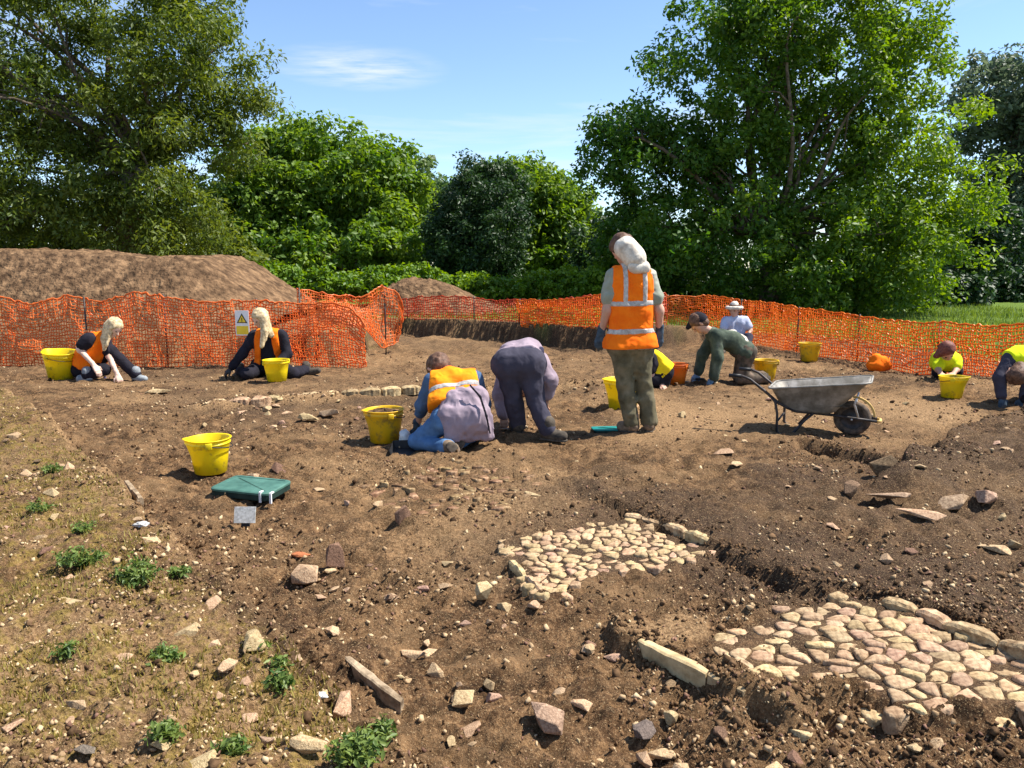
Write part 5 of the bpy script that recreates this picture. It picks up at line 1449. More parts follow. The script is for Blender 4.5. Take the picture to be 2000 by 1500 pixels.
def cone_d(P, a, b, ra, rb):
    ab = b - a; L2 = ab @ ab + 1e-12
    t = np.clip(((P - a) @ ab) / L2, 0, 1)
    return np.linalg.norm(P - a - t[..., None] * ab, axis=-1) - (ra + (rb - ra) * t)
def sdf_union(P, prims, k):
    f = None
    for (a, b, ra, rb) in prims:
        d = cone_d(P, a, b, ra, rb)
        if f is None: f = d
        else:
            hh = np.clip(0.5 + 0.5 * (f - d) / k, 0, 1)
            f = f * (1 - hh) + d * hh - k * hh * (1 - hh)
    return f
def sdf_mesh(prims, h=0.013, k=0.03, grow=0.0, cuts=(), sub=None, sub_k=0.02, wr=0.0, wf=14.0, seed=0, extra=None, stretch=(1, 1, 1), reach=()):
    prims = [(np.asarray(a, float), np.asarray(b, float), ra + grow, rb + grow) for a, b, ra, rb in prims]
    lo = np.min([np.minimum(a - ra, b - rb) for a, b, ra, rb in prims], 0) - 3 * h - 2 * wr - k * 0.3
    hi = np.max([np.maximum(a + ra, b + rb) for a, b, ra, rb in prims], 0) + 3 * h + 2 * wr + k * 0.3
    for q in reach: lo = np.minimum(lo, np.asarray(q) - 0.16); hi = np.maximum(hi, np.asarray(q) + 0.16)
    n = np.ceil((hi - lo) / h).astype(int) + 1
    ax = [lo[i] + np.arange(n[i]) * h for i in range(3)]
    P = np.stack(np.meshgrid(*ax, indexing='ij'), -1)
    f = sdf_union(P, prims, k)
    if wr > 0:
        nb_ = np.abs(f) < 3.2 * wr + 2 * h
        Q = P[nb_] * np.array(stretch)
        f[nb_] += wr * (1.7 * np.abs(noise3(Q * wf * 0.9, seed)) - 0.55 + 0.9 * np.abs(noise3(Q * wf * 2.0, seed + 3)) - 0.3)
    if sub: f = np.maximum(f, -sdf_union(P, [(np.asarray(a, float), np.asarray(b, float), ra, rb) for a, b, ra, rb in sub], sub_k))
    for (pt, nr) in cuts:
        nr = np.asarray(nr, float); nr = nr / np.linalg.norm(nr)
        f = np.maximum(f, (P - np.asarray(pt)) @ nr)
    if extra is not None: f = extra(P, f)
    return surface_nets(f, lo, h)
def nrm(v):
    v = np.asarray(v, float); return v / (np.linalg.norm(v) + 1e-9)

def hand_prims(w, d, pn, s=1.0, curl=0.5, side=1):
    """palm + five bent fingers; w wrist, d direction, pn palm normal (towards which the fingers curl)"""
    d = nrm(d); pn = nrm(np.asarray(pn) - d * (np.asarray(pn) @ d)); lat = np.cross(d, pn) * side
    L = []
    k0 = w + d * 0.085 * s
    for o in (-0.027, -0.009, 0.009, 0.027): L.append((w + lat * o * 0.55 * s, k0 + lat * o * s, 0.015 * s, 0.013 * s))
    for o, ln in ((-0.027, 0.062), (-0.009, 0.076), (0.009, 0.082), (0.027, 0.074)):
        a = k0 + lat * o * s
        b = a + (d * math.cos(curl * 0.6) + pn * math.sin(curl * 0.6)) * ln * 0.5 * s
        e = b + (d * math.cos(curl * 1.5) + pn * math.sin(curl * 1.5)) * ln * 0.55 * s
        L += [(a, b, 0.0095 * s, 0.0088 * s), (b, e, 0.0088 * s, 0.0075 * s)]
    a = w + d * 0.025 * s + lat * 0.02 * s
    b = a + (d * 0.6 + lat * 0.7 + pn * 0.25) * 0.045 * s
    e = b + (d * 0.85 + lat * 0.2 + pn * 0.4) * 0.04 * s
    L += [(a, b, 0.013 * s, 0.011 * s), (b, e, 0.011 * s, 0.009 * s)]
    return L

def person(label, base, J, st):
    """J: joints in world space; st: clothing. Parts become children of one Empty at the person's base."""
    base = np.asarray(base, float)
    J = {k: np.asarray(v, float) for k, v in J.items()}
    root = empty('person', base, label, 'person')
    h = st.get('h', 0.013); B = st.get('build', 1.0); sd = st.get('seed', 1)
    hip = (J['hipL'] + J['hipR']) / 2; sh = (J['shL'] + J['shR']) / 2
    spine = nrm(sh - hip); lat = nrm(J['shR'] - J['shL']); hl = nrm(J['hipR'] - J['hipL'])
    mid = (hip + sh) / 2 + st.get('arch', np.zeros(3))
    def part(name, VQ, mat, smooth_shade=True, parent=root):
        V, Q = VQ
        if not len(Q): return None
        return mobj(name, V - base, Q, mat, parent, smooth_shade)
    hw = np.linalg.norm(J['shR'] - J['shL']) / 2
    torso = [(J['hipL'], J['hipR'], 0.115 * B, 0.115 * B), (hip - hl * 0.05, mid - lat * 0.06, 0.11 * B, 0.105 * B), (hip + hl * 0.05, mid + lat * 0.06, 0.11 * B, 0.105 * B),
             (mid - lat * 0.06, sh - lat * hw * 0.55 - spine * 0.07, 0.105 * B, 0.105 * B), (mid + lat * 0.06, sh + lat * hw * 0.55 - spine * 0.07, 0.105 * B, 0.105 * B),
             (J['shL'] + lat * 0.02, J['shR'] - lat * 0.02, 0.066 * B, 0.066 * B)]
    neck = [(sh, J['neck'], 0.062, 0.056), (J['neck'], J['head'] - nrm(J['head'] - J['neck']) * 0.03, 0.055, 0.055)]
    def arm(s):
        return [(J['sh' + s], J['el' + s], 0.055 * B, 0.043 * B), (J['el' + s], J['wr' + s], 0.043 * B, 0.028 * B)]
    def leg(s):
        return [(J['hip' + s], J['kn' + s], 0.098 * B, 0.062 * B), (J['kn' + s], J['an' + s], 0.060 * B, 0.040 * B), (J['kn' + s] * 0.7 + J['an' + s] * 0.3, J['kn' + s] * 0.6 + J['an' + s] * 0.4, 0.058 * B, 0.055 * B)]
    hu = nrm(J['head'] - J['neck']); hf = nrm(np.asarray(st['face']) - hu * (np.asarray(st['face']) @ hu)); hr = np.cross(hf, hu)
    hc = J['head']; hs = st.get('head_s', 1.0)
    head = [(hc + hu * 0.035 * hs - hf * 0.015 * hs, hc + hu * 0.03 * hs + hf * 0.01 * hs, 0.088 * hs, 0.084 * hs), (hc + hf * 0.03 * hs, hc - hu * 0.075 * hs + hf * 0.052 * hs, 0.066 * hs, 0.040 * hs)]
    face = [(hc + hf * 0.088 * hs + hu * 0.01 * hs, hc + hf * 0.108 * hs - hu * 0.022 * hs, 0.010, 0.015), (hc + hf * 0.08 * hs - hu * 0.062 * hs - hr * 0.014, hc + hf * 0.08 * hs - hu * 0.062 * hs + hr * 0.014, 0.011, 0.011),
            (hc + hr * 0.080 * hs - hu * 0.02, hc + hr * 0.084 * hs + hu * 0.02, 0.014, 0.018), (hc - hr * 0.080 * hs - hu * 0.02, hc - hr * 0.084 * hs + hu * 0.02, 0.014, 0.018)]
    # body: one continuous skin surface
    def thin(L, q=0.86): return [(a, b, ra * q, rb * q) for a, b, ra, rb in L]
    bp = thin(torso, 0.9) + neck + head + arm('L') + arm('R') + thin(leg('L'), 0.85) + thin(leg('R'), 0.85)
    V, Q = sdf_mesh(bp, h * 1.8, 0.03)
    fv, fq = sdf_mesh(head + face, max(0.009, h * 0.72), 0.012)
    allV, allQ = [V, fv], [Q, fq + len(V)]
    off = len(V) + len(fv)
    gloves = st.get('gloves')
    for s, sg in (('L', 1), ('R', -1)):
        d = J['ha' + s] - J['wr' + s]
        pn = st.get('palm' + s, np.array([0, 0.3, -1.0]))
        hp = hand_prims(J['wr' + s], d, pn, st.get('hand_s', 1.05), st.get('curl', 0.6), sg)
        if gloves is not None:
            part('glove', sdf_mesh(hp + [(J['wr' + s] - nrm(d) * 0.05, J['wr' + s], 0.034, 0.032)], 0.0085, 0.012, 0.003), gloves)
        else:
            hv, hq = sdf_mesh(hp + [(J['wr' + s] - nrm(d) * 0.04, J['wr' + s], 0.03, 0.026)], 0.0085, 0.010)
            allV.append(hv); allQ.append(hq + off); off += len(hv)
    mobj('body', np.concatenate(allV) - base, np.concatenate(allQ), st.get('skin', M['skin']), root, True)
    for sx in (-1, 1):
        e = hc + hf * 0.090 * hs + hu * 0.012 * hs + hr * sx * 0.032 * hs
        part('eye', sdf_mesh([(e - hr * 0.006, e + hr * 0.006, 0.008, 0.008)], 0.004, 0.005), M['eye'])
    # trousers
    lk = leg('L') + leg('R') + [(J['hipL'], J['hipR'], 0.118 * B, 0.118 * B)]
    lk = [(a, b, ra, max(rb, 0.056 * B) if rb < 0.05 else rb) for a, b, ra, rb in lk]
    wl_ = [(hip - hl * 0.05, hip - hl * 0.05 + spine * 0.12, 0.115 * B, 0.11 * B), (hip + hl * 0.05, hip + hl * 0.05 + spine * 0.12, 0.115 * B, 0.11 * B)]
    tw = lambda P_: np.maximum(sdf_union(P_, [(a, b, ra + 0.012, rb + 0.012) for a, b, ra, rb in wl_], 0.03), (P_ - hip - spine * 0.16) @ spine)
    part('trousers', sdf_mesh(lk, h, st.get('leg_k', 0.03), 0.012, (), None, 0.02, st.get('wr', 0.008), 15, sd, lambda P_, f_: np.minimum(f_, tw(P_)), (1, 1, 0.55), reach=[hip + spine * 0.2]), st['trousers'])
    # top
    if st.get('top') is not None:
        sl = st.get('sleeve', 'short')
        tp = torso + [(sh, J['neck'] - (J['neck'] - sh) * 0.45, 0.075, 0.068)]
        sv = []; tg = st.get('top_g', 0.012)
        for s in 'LR':
            a, b, c_ = J['sh' + s], J['el' + s], J['wr' + s]
            if sl == 'short': sv.append((a, a + (b - a) * 0.62, 0.066 * B, 0.064 * B))
            else: sv += [(a, b, 0.062 * B, 0.052 * B), (b, b + (c_ - b) * (0.95 if sl == 'long' else 0.35), 0.052 * B, 0.042 * B)]
        hem = hip - spine * st.get('top_len', 0.02)
        def top_cut(P_, f_):
            return np.minimum(np.maximum(f_, (P_ - hem) @ -spine), sdf_union(P_, [(a, b, ra + tg * 0.7, rb + tg * 0.7) for a, b, ra, rb in sv], 0.03) + 0.004 * noise3(P_ * 16, sd))
        part('jacket' if st.get('jacket') else 'shirt', sdf_mesh(tp + sv, h, 0.03, tg, (), None, 0.02, st.get('wr', 0.010), 12, sd + 5, top_cut), st['top'])
    if st.get('vest') is not None:
        vt = [(a, b, ra, rb) for a, b, ra, rb in torso]
        vt.append((sh, J['neck'] - (J['neck'] - sh) * 0.5, 0.078, 0.070))
        fl = st.get('flare', 0.0)
        vt.append((J['hipL'] - spine * st.get('vest_len', 0.02), J['hipR'] - spine * st.get('vest_len', 0.02), 0.12 * B + fl, 0.12 * B + fl))
        cut = [(hip - spine * st.get('vest_len', 0.02), -spine)]
        for s in 'LR':       # arm openings: cut off outside the shoulder
            sgn = -1 if s == 'L' else 1
            cut.append((J['sh' + s] + lat * sgn * st.get('vest_sh', 0.028), lat * sgn + spine * 0.12))
        if st.get('vest_cut'): cut += st['vest_cut']
        gap = None
        if st.get('vest_gap'):
            fw = np.cross(lat, spine) * st.get('gap_side', 1.0)
            gap = lambda P_, f_: np.maximum(f_, -np.maximum(np.abs((P_ - sh) @ lat) - st['vest_gap'] - 0.12 * np.clip(-(P_ - sh) @ spine, 0, 1), -((P_ - (sh + hip) / 2) @ fw) + 0.02))
        vest = part('vest', sdf_mesh(vt, h, 0.03, 0.032, cut, None, 0.02, 0.007, 13, sd + 9, gap), st['vest'])
        for s0 in st.get('strips', ()):
            pt = hip + spine * s0
            part('reflective_strip', sdf_mesh(vt, h, 0.03, 0.036, cut + [(pt + spine * 0.024, spine), (pt - spine * 0.024, -spine)], None, 0.02, 0.007, 13, sd + 9), M['strip'], True, vest)
        for q in st.get('vstrips', ()):
            pt = hip + lat * q
            part('reflective_strip', sdf_mesh(vt, h, 0.03, 0.0362, cut + [(pt + lat * 0.022, lat), (pt - lat * 0.022, -lat), (hip + spine * st.get('strips', (0.3,))[-1], -spine)], None, 0.02, 0.007, 13, sd + 9), M['strip'], True, vest)
    # boots
    for s in 'LR':
        a, t = J['an' + s], J['to' + s]
        f = nrm(t - a); dn = st.get('sole' + s, np.array([0, 0, -1.0]))
        heel = a - f * 0.03 + dn * 0.045
        bt = [(a - dn * 0.06, a + dn * 0.02, 0.056 * B, 0.054 * B), (heel, a + dn * 0.03 + f * 0.09, 0.040, 0.042), (a + dn * 0.03 + f * 0.08, t + dn * 0.012 - f * 0.03, 0.046, 0.040)]
        bo = part('boot', sdf_mesh(bt, max(0.011, h * 0.9), 0.025, 0.004, [(a + dn * 0.082, dn)]), st['boots'])
        sp = [(heel + dn * 0.03, a + dn * 0.072 + f * 0.09, 0.042, 0.045), (a + dn * 0.072 + f * 0.08, t + dn * 0.05 - f * 0.03, 0.048, 0.042)]
        part('sole', sdf_mesh(sp, max(0.011, h * 0.9), 0.02, 0.003, [(a + dn * 0.093, dn), (a + dn * 0.072, -dn)]), M['boot_dark'], True, bo)
    # hair
    hm = st.get('hair')
    if hm is not None:
        hp = [(hc + hu * 0.045 * hs - hf * 0.02 * hs, hc + hu * 0.04 * hs, 0.098 * hs, 0.092 * hs), (hc - hf * 0.035 * hs, hc - hf * 0.045 * hs - hu * 0.05 * hs, 0.085 * hs, 0.07 * hs)]
        hx = [(np.asarray(a), np.asarray(b), ra, rb) for a, b, ra, rb in st.get('hair_x', ())]
        cp_, cn_ = hc + hf * 0.045 * hs, nrm(hf * 0.8 - hu * 0.55)
        def hcut(P_, f_):
            g_ = np.maximum(f_, (P_ - cp_) @ cn_)
            return np.minimum(g_, sdf_union(P_, hx, 0.02) + 0.012 * noise3(P_ * np.array([40, 40, 9]), sd + 2)) if hx else g_
        part('hair', sdf_mesh(hp + hx, max(0.011, h * 0.85), 0.02, 0.002, (), None, 0.02, 0.007, 26, sd + 13, hcut, (1, 1, 0.4)), hm)
    for (nm, prims, mat, kw) in st.get('extras', ()):
        part(nm, sdf_mesh([(np.asarray(a), np.asarray(b), ra, rb) for a, b, ra, rb in prims], **kw), mat)
    return root

def joints(D, spec):
    return {k: AT(u, v, D + dy) for k, (u, v, dy) in spec.items()}
X_, Y_, Z_ = np.eye(3)

# --- standing digger, back to the camera
D = 6.62
J = joints(D, dict(head=(1217, 488, 0.03), neck=(1231, 521, 0.0), shL=(1200, 541, 0.0), shR=(1264, 541, 0.02), elL=(1186, 606, -0.03), elR=(1287, 606, 0.0), wrL=(1174, 650, 0.04), wrR=(1288, 648, 0.04),
                   haL=(1168, 682, 0.06), haR=(1285, 684, 0.05), hipL=(1213, 672, 0.0), hipR=(1251, 672, 0.02), knL=(1222, 752, 0.02), knR=(1257, 752, 0.04), anL=(1234, 831, 0.0), anR=(1268, 833, 0.02), toL=(1208, 846, 0.1), toR=(1270, 848, 0.2)))
for s, pth in (('L', (1236, 848)), ('R', (1270, 850))):
    g = gz(J['an' + s][0], J['an' + s][1]); J['an' + s][2] = g + 0.088; J['to' + s][2] = g + 0.045
hc = J['head']; nk = J['neck']
person('standing digger in orange vest and khaki trousers, seen from behind', AT(1250, 850, D), J, dict(
    face=(-0.55, 0.75, -0.35), trousers=M['khaki'], top=M['grey_tee'], sleeve='short', top_len=0.04, vest=M['vest_orange'], vest_len=0.03, flare=0.012, strips=(0.12, 0.36, ), vstrips=(-0.085, 0.085), boots=M['boot'], gloves=M['glove'], hair=M['hair_brown'], wr=0.013,
    hair_x=[(hc + np.array([-0.055, 0.02, 0.03]), hc + np.array([-0.03, 0, 0.07]), 0.06, 0.06)], seed=3, h=0.011,
    palmL=(0.2, 0.9, 0), palmR=(-0.2, 0.9, 0),
    extras=[('cap', [(AT(1222, 484, D - 0.035), AT(1237, 500, D - 0.055), 0.100, 0.100), (AT(1243, 508, D - 0.06), AT(1248, 517, D - 0.06), 0.085, 0.07)], M['white_cloth'], dict(h=0.010, k=0.03, wr=0.004, wf=18, seed=4, cuts=[(AT(1203, 474, D), (-0.8, 0.45, 0.35))])),
            ('neck_flap', [(AT(1236, 521, D - 0.105), AT(1258, 519, D - 0.085), 0.045, 0.045), (AT(1242, 527, D - 0.11), AT(1262, 526, D - 0.09), 0.032, 0.032)], M['white_cloth'], dict(h=0.010, k=0.03, wr=0.003, wf=18, seed=6))]))

# --- kneeling digger in jeans, jacket tied round the waist
D = 6.15
J = joints(D, dict(head=(866, 722, 0.42), neck=(882, 734, 0.28), shL=(853, 745, 0.20), shR=(936, 740, 0.24), elL=(834, 792, 0.26), elR=(955, 790, 0.42), wrL=(824, 832, 0.40), wrR=(935, 828, 0.55), haL=(826, 852, 0.46), haR=(925, 846, 0.6),
                   hipL=(877, 822, -0.02), hipR=(940, 822, 0.02), knL=(822, 862, 0.02), knR=(955, 862, 0.32), anL=(884, 884, -0.18), anR=(905, 866, -0.02), toL=(908, 888, -0.26), toR=(900, 884, -0.1)))
for k_ in J: J[k_] = J[k_] + np.array([-0.04, 0, 0])
J['knL'][2] = max(J['knL'][2], gz(J['knL'][0], J['knL'][1]) + 0.065); J['knR'][2] = gz(J['knR'][0], J['knR'][1]) + 0.07
for s in 'LR':
    J['an' + s][2] = gz(J['an' + s][0], J['an' + s][1]) + 0.075
J['toL'] = J['anL'] + np.array([0.10, -0.09, -0.02]); J['toR'] = J['anR'] + np.array([0.0, -0.13, -0.03])
hip = (J['hipL'] + J['hipR']) / 2; hc = J['head']
jz = AT(900, 770, D)[2]
def jacket_folds(P_, f_):
    t_ = np.clip((jz - P_[..., 2]) / 0.35, 0, 1.2)
    return f_ + (0.008 + 0.03 * t_) * (np.abs(noise3(P_ * np.array([15.0, 15.0, 3.0]) + 3, 5)) - 0.25)
person('kneeling digger in blue jeans with lilac jacket tied round the waist', AT(890, 880, D), J, dict(
    face=(-0.5, 0.7, -0.6), trousers=M['denim'], top=M['blue_cloth'], sleeve='mid', vest=M['vest_amber'], vest_len=-0.14, strips=(0.28,), boots=M['boot'], gloves=M['glove'], hair=M['hair_brown'], seed=21, h=0.011, wr=0.008, leg_k=0.012, build=0.93, soleL=np.array([0.45, -0.85, 0.2]), soleR=np.array([0.1, -0.95, 0.1]), vest_sh=0.02,
    extras=[('tied_jacket', [(AT(886, 783, D + 0.03), AT(930, 778, D + 0.06), 0.105, 0.105), (AT(880, 814, D - 0.05), AT(932, 812, D - 0.03), 0.115, 0.118), (AT(884, 832, D - 0.07), AT(938, 830, D - 0.05), 0.075, 0.08), (AT(880, 842, D - 0.08), AT(948, 838, D - 0.03), 0.042, 0.05), (AT(874, 860, D - 0.10), AT(954, 852, D - 0.03), 0.024, 0.03)], M['lilac_cloth'], dict(h=0.011, k=0.06, wr=0.013, wf=15, seed=8, stretch=(1.2, 1.2, 0.5), extra=jacket_folds, cuts=[(AT(905, 864, D - 0.1), (0.0, -0.15, -1.0))])),
            ('jacket_zip', [(AT(918, 752, D - 0.07), AT(938, 775, D - 0.10), 0.009, 0.010), (AT(938, 775, D - 0.10), AT(950, 812, D - 0.17), 0.010, 0.010), (AT(950, 812, D - 0.17), AT(957, 846, D - 0.13), 0.010, 0.008)], M['black_cloth'], dict(h=0.009, k=0.01)),
            ('hair_bun', [(hc + np.array([0, 0, 0.055]), hc + np.array([0.01, -0.02, 0.05]), 0.10, 0.095), (hc + np.array([0.06, 0.0, 0.045]), hc + np.array([0.11, -0.02, 0.03]), 0.035, 0.02)], M['hair_brown'], dict(h=0.011, k=0.03, wr=0.010, wf=22, seed=9, cuts=[(hc + np.array([0, 0, -0.02]), (0, 0, -1))]))]))

# --- bending digger in slate trousers
D = 6.42
J = joints(D, dict(hipL=(990, 712, 0.0), hipR=(1036, 710, 0.0), shL=(992, 716, 0.50), shR=(1052, 706, 0.46), neck=(1024, 728, 0.56), head=(1018, 752, 0.66), elL=(980, 770, 0.46), elR=(1072, 742, 0.40), wrL=(984, 806, 0.42), wrR=(1068, 770, 0.44), haL=(985, 826, 0.42), haR=(1064, 792, 0.46),
                   knL=(1004, 785, 0.05), knR=(1046, 785, -0.02), anL=(1012, 842, 0.10), anR=(1070, 852, -0.10), toL=(1000, 852, 0.25), toR=(1098, 872, -0.16)))
for s in 'LR':
    g = gz(J['an' + s][0], J['an' + s][1]); J['an' + s][2] = g + 0.088; J['to' + s][2] = g + 0.05
J['toR'] = J['anR'] + np.array([0.15, -0.06, -0.04])
person('bending digger in slate trousers and lilac jacket, seen from behind', AT(1035, 860, D), J, dict(
    face=(0, 0.3, -1), trousers=M['slate_cloth'], top=M['lilac_cloth'], jacket=True, sleeve='long', top_g=0.026, top_len=-0.02, boots=M['boot_dark'], hair=M['hair_brown'], seed=31, h=0.011, wr=0.008, build=1.06, arch=np.array([0, 0, 0.08])))

# --- seated blonde digger, far left
D = 10.0
J = joints(D, dict(head=(222, 640, -0.02), neck=(208, 658, 0.0), shL=(172, 661, -0.12), shR=(205, 668, 0.14), elL=(155, 682, -0.16), elR=(214, 697, 0.06), wrL=(183, 713, -0.2), wrR=(229, 731, -0.10), haL=(192, 726, -0.22), haR=(234, 743, -0.12),
                   hipL=(160, 722, 0.0), hipR=(172, 720, 0.16), knL=(205, 722, -0.05), knR=(216, 684, 0.12), anL=(170, 733, -0.18), anR=(266, 735, 0.06), toL=(152, 738, -0.2), toR=(286, 740, 0.02)))
for s in 'LR': J['an' + s][2] = max(J['an' + s][2], gz(J['an' + s][0], J['an' + s][1]) + 0.08)
hc = J['head']
person('blonde digger in black with bare forearms sitting by the left netting', AT(190, 740, D), J, dict(
    face=(0.85, -0.3, -0.45), skin=M['skin_pale'], trousers=M['black_cloth'], top=M['black_cloth'], sleeve='short', vest=M['vest_orange'], vest_len=-0.08, vest_sh=-0.03, vest_gap=0.05, gap_side=-1.0, boots=M['shoe_grey'], hair=M['hair_blond'], seed=41, h=0.017, curl=0.5,
    hair_x=[(hc + np.array([-0.05, -0.03, 0.02]), hc + np.array([-0.10, -0.05, -0.14]), 0.06, 0.045), (hc + np.array([-0.10, -0.05, -0.14]), hc + np.array([-0.10, -0.10, -0.28]), 0.045, 0.02), (hc + np.array([0.0, -0.06, 0.0]), hc + np.array([-0.05, -0.11, -0.22]), 0.04, 0.02)]))

# --- blonde digger in black sleeves, kneeling towards the camera
D = 10.2
J = joints(D, dict(head=(508, 622, -0.16), neck=(520, 646, -0.06), shL=(496, 656, 0.0), shR=(552, 655, 0.0), elL=(474, 690, -0.08), elR=(562, 692, -0.06), wrL=(452, 718, -0.18), wrR=(540, 712, -0.22), haL=(440, 730, -0.2), haR=(528, 722, -0.25),
                   hipL=(508, 716, 0.08), hipR=(542, 716, 0.08), knL=(484, 732, -0.30), knR=(572, 732, -0.28), anL=(470, 735, 0.1), anR=(598, 722, 0.12), toL=(455, 736, 0.2), toR=(625, 722, 0.1)))
for s in 'LR':
    J['an' + s][2] = max(J['an' + s][2], gz(J['an' + s][0], J['an' + s][1]) + 0.07); J['kn' + s][2] = max(J['kn' + s][2], gz(J['kn' + s][0], J['kn' + s][1]) + 0.07)
hc = J['head']
sp_ = nrm((J['shL'] + J['shR'] - J['hipL'] - J['hipR']) / 2)
person('long-haired blonde digger in black sleeves and orange vest kneeling by the sign', AT(525, 742, D), J, dict(
    face=(-0.55, -0.75, -0.5), skin=M['skin_pale'], trousers=M['black_cloth'], top=M['black_cloth'], sleeve='long', vest=M['vest_orange'], vest_len=-0.06, boots=M['boot_dark'], gloves=M['black_plastic'], hair=M['hair_blond'], seed=51, h=0.017,
    vest_sh=-0.035, vest_gap=0.065,
    hair_x=[(hc + np.array([0.06, -0.04, 0.02]), hc + np.array([0.09, -0.08, -0.16]), 0.065, 0.055), (hc + np.array([0.09, -0.08, -0.16]), hc + np.array([0.05, -0.14, -0.36]), 0.055, 0.025), (hc + np.array([0.06, -0.02, 0.0]), hc + np.array([0.14, 0.0, -0.22]), 0.06, 0.04), (hc + np.array([0.02, 0.02, 0.05]), hc + np.array([0.06, 0.03, -0.15]), 0.08, 0.06)]))

# --- digger on hands and knees by the wheelbarrow
D = 9.55
J = joints(D, dict(head=(1364, 632, -0.02), neck=(1384, 646, 0.0), shL=(1394, 658, 0.16), shR=(1400, 657, -0.16), elL=(1372, 694, 0.16), elR=(1401, 698, -0.2), wrL=(1364, 728, 0.14), wrR=(1394, 738, -0.2), haL=(1352, 744, 0.12), haR=(1385, 750, -0.2),
                   hipL=(1456, 688, 0.12), hipR=(1458, 688, -0.10), knL=(1442, 740, 0.12), knR=(1448, 742, -0.12), anL=(1486, 744, 0.1), anR=(1490, 746, -0.1), toL=(1505, 748, 0.12), toR=(1508, 750, -0.12)))
for s in 'LR':
    J['an' + s][2] = gz(J['an' + s][0], J['an' + s][1]) + 0.07; J['kn' + s][2] = gz(J['kn' + s][0], J['kn' + s][1]) + 0.07
    J['to' + s] = J['an' + s] + np.array([0.10, 0, -0.06])
hc = J['head']
person('digger in grey-green patterned jacket and black cap on hands and knees', AT(1430, 748, D), J, dict(
    face=(-0.85, -0.2, -0.5), trousers=M['camo_brown'], top=M['camo_green'], jacket=True, sleeve='long', top_len=0.0, top_g=0.02, boots=M['boot_dark'], gloves=M['glove_blue'], hair=M['hair_brown'], seed=61, h=0.017, arch=np.array([0, 0, 0.05]), soleL=X_ * 0.9 - Z_ * 0.1, soleR=X_ * 0.9 - Z_ * 0.1,
    extras=[('cap', [(hc + np.array([-0.005, 0, 0.05]), hc + np.array([0.02, 0, 0.04]), 0.10, 0.10), (hc + np.array([-0.085, 0, -0.0]), hc + np.array([-0.13, 0.0, -0.05]), 0.05, 0.03)], M['black_cloth'], dict(h=0.012, k=0.03, cuts=[(hc + np.array([0, 0, 0.005]), (0.55, 0, -0.8))])),
            ('shirt_tail', [(AT(1448, 676, D - 0.06), AT(1464, 690, D - 0.10), 0.10, 0.09), (AT(1430, 655, D), AT(1445, 668, D - 0.03), 0.075, 0.09)], M['white_cloth'], dict(h=0.015, k=0.04, wr=0.012, wf=12, seed=5))]))

# --- seated digger in pale shirt at the back
D = 13.6
J = joints(D, dict(head=(1434, 606, 0.0), neck=(1435, 620, 0.02), shL=(1417, 626, 0.0), shR=(1454, 625, 0.02), elL=(1412, 648, -0.12), elR=(1466, 645, -0.05), wrL=(1425, 662, -0.25), wrR=(1458, 660, -0.25), haL=(1432, 664, -0.33), haR=(1450, 664, -0.33),
                   hipL=(1424, 672, 0.05), hipR=(1448, 672, 0.05), knL=(1405, 660, -0.35), knR=(1462, 658, -0.35), anL=(1412, 682, -0.5), anR=(1455, 682, -0.5), toL=(1408, 688, -0.65), toR=(1456, 688, -0.65)))
hc = J['head']
person('digger in pale shirt and sun hat sitting at the back', AT(1435, 680, D), J, dict(
    face=(-0.5, -0.8, -0.35), trousers=M['slate_cloth'], top=M['pale_cloth'], sleeve='short', boots=M['boot_dark'], hair=M['hair_brown'], seed=71, h=0.021,
    extras=[('sun_hat', [(hc + np.array([0, 0, 0.075]), hc + np.array([0, 0, 0.085]), 0.088, 0.08)] + [(hc + np.array([0.125 * math.cos(a), 0.125 * math.sin(a), 0.045]), hc + np.array([0.125 * math.cos(a + 0.55), 0.125 * math.sin(a + 0.55), 0.045]), 0.026, 0.026) for a in np.arange(0, 6.2, 0.55)], M['white_cloth'], dict(h=0.014, k=0.03))]))

# --- crouching digger in lemon vest behind the standing one
D = 9.3
J = joints(D, dict(head=(1252, 706, 0.1), neck=(1262, 700, 0.08), shL=(1268, 696, 0.14), shR=(1272, 700, -0.14), elL=(1262, 724, 0.16), elR=(1270, 732, -0.16), wrL=(1272, 744, 0.1), wrR=(1290, 748, -0.18), haL=(1280, 754, 0.05), haR=(1297, 757, -0.2),
                   hipL=(1294, 724, 0.10), hipR=(1296, 726, -0.08), knL=(1272, 742, 0.2), knR=(1278, 744, -0.16), anL=(1296, 752, 0.1), anR=(1298, 753, -0.1), toL=(1280, 757, 0.1), toR=(1284, 758, -0.1)))
for s in 'LR': J['an' + s][2] = max(J['an' + s][2], gz(J['an' + s][0], J['an' + s][1]) + 0.085)
person('crouching digger in lemon yellow vest behind the standing digger', AT(1285, 755, D), J, dict(
    face=(-0.6, 0.2, -0.8), trousers=M['black_cloth'], top=M['black_cloth'], sleeve='short', vest=M['vest_lemon'], vest_len=0.0, boots=M['boot_dark'], hair=M['hair_brown'], seed=81, h=0.019))

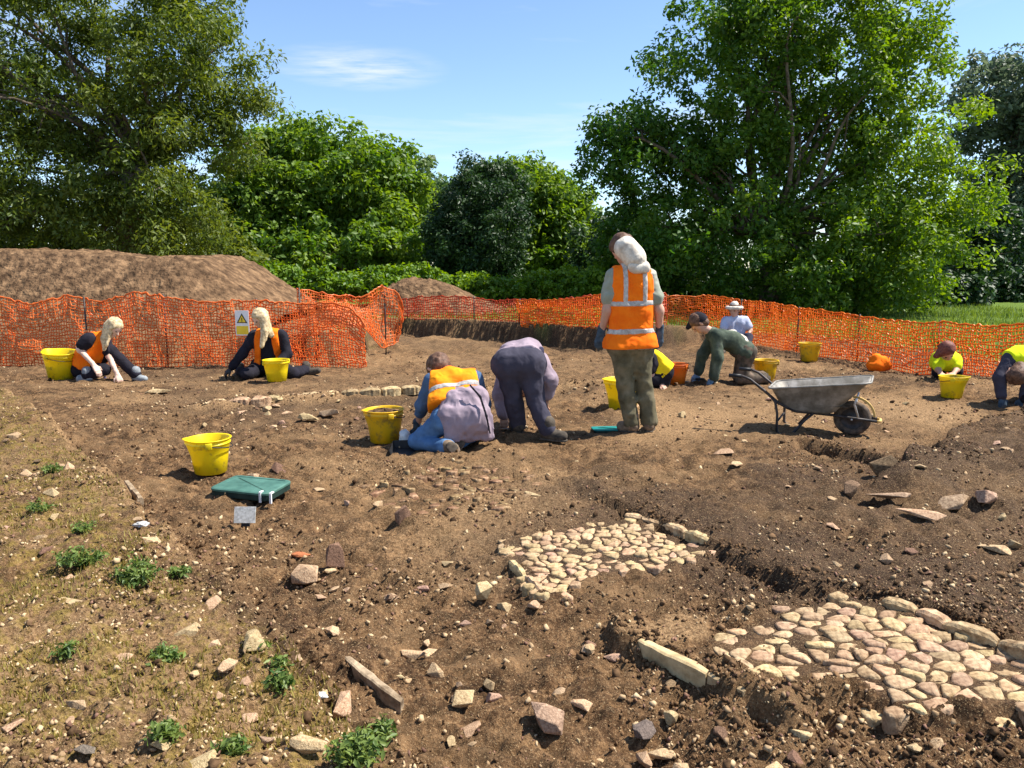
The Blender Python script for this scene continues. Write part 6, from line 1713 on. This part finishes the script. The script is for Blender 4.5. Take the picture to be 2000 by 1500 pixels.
# --- red-haired digger bent low behind the right bucket
D = 9.9
J = joints(D, dict(head=(1850, 686, -0.22), neck=(1850, 698, -0.08), shL=(1836, 704, 0.0), shR=(1864, 704, 0.0), elL=(1832, 722, -0.1), elR=(1868, 722, -0.1), wrL=(1838, 730, -0.28), wrR=(1862, 730, -0.28), haL=(1842, 733, -0.36), haR=(1858, 733, -0.36),
                   hipL=(1840, 706, 0.36), hipR=(1860, 706, 0.36), knL=(1832, 726, 0.1), knR=(1868, 726, 0.1), anL=(1836, 722, 0.45), anR=(1864, 722, 0.45), toL=(1836, 722, 0.58), toR=(1864, 722, 0.58)))
hc = J['head']
person('red-haired digger in bright yellow bent low behind the right bucket', AT(1850, 726, D), J, dict(
    face=(-0.2, -0.9, -0.6), trousers=M['black_cloth'], top=M['vest_yellow'], sleeve='short', vest=M['vest_yellow'], vest_len=0.0, boots=M['boot_dark'], hair=M['hair_red'], seed=91, h=0.02,
    hair_x=[(hc + np.array([-0.08, 0, -0.02]), hc + np.array([-0.12, 0.02, -0.06]), 0.06, 0.04)]))

# --- digger in hi-vis yellow cut by the right edge
D = 8.1
J = joints(D, dict(head=(1985, 730, -0.12), neck=(1986, 708, 0.0), shL=(1972, 700, 0.02), shR=(2012, 690, 0.10), elL=(1953, 738, -0.05), elR=(2010, 745, 0.0), wrL=(1957, 775, -0.10), wrR=(2000, 778, -0.06), haL=(1958, 790, -0.12), haR=(1996, 792, -0.1),
                   hipL=(2050, 718, 0.05), hipR=(2078, 712, 0.15), knL=(2010, 780, -0.10), knR=(2050, 778, 0.25), anL=(2070, 782, 0.0), anR=(2100, 780, 0.3), toL=(2095, 786, 0.0), toR=(2125, 784, 0.3)))
for s in 'LR':
    J['an' + s][2] = max(J['an' + s][2], gz(J['an' + s][0], J['an' + s][1]) + 0.07); J['kn' + s][2] = max(gz(J['kn' + s][0], J['kn' + s][1]) + 0.07, J['kn' + s][2])
person('digger in bright yellow vest bending down, cut by the right edge', AT(2000, 788, D), J, dict(
    face=(-0.5, -0.3, -0.8), trousers=M['black_cloth'], top=M['slate_cloth'], sleeve='long', vest=M['vest_yellow'], vest_len=0.0, strips=(0.2,), boots=M['boot_dark'], gloves=M['glove'], hair=M['hair_brown'], seed=101, h=0.017, arch=np.array([0, 0, 0.04])))
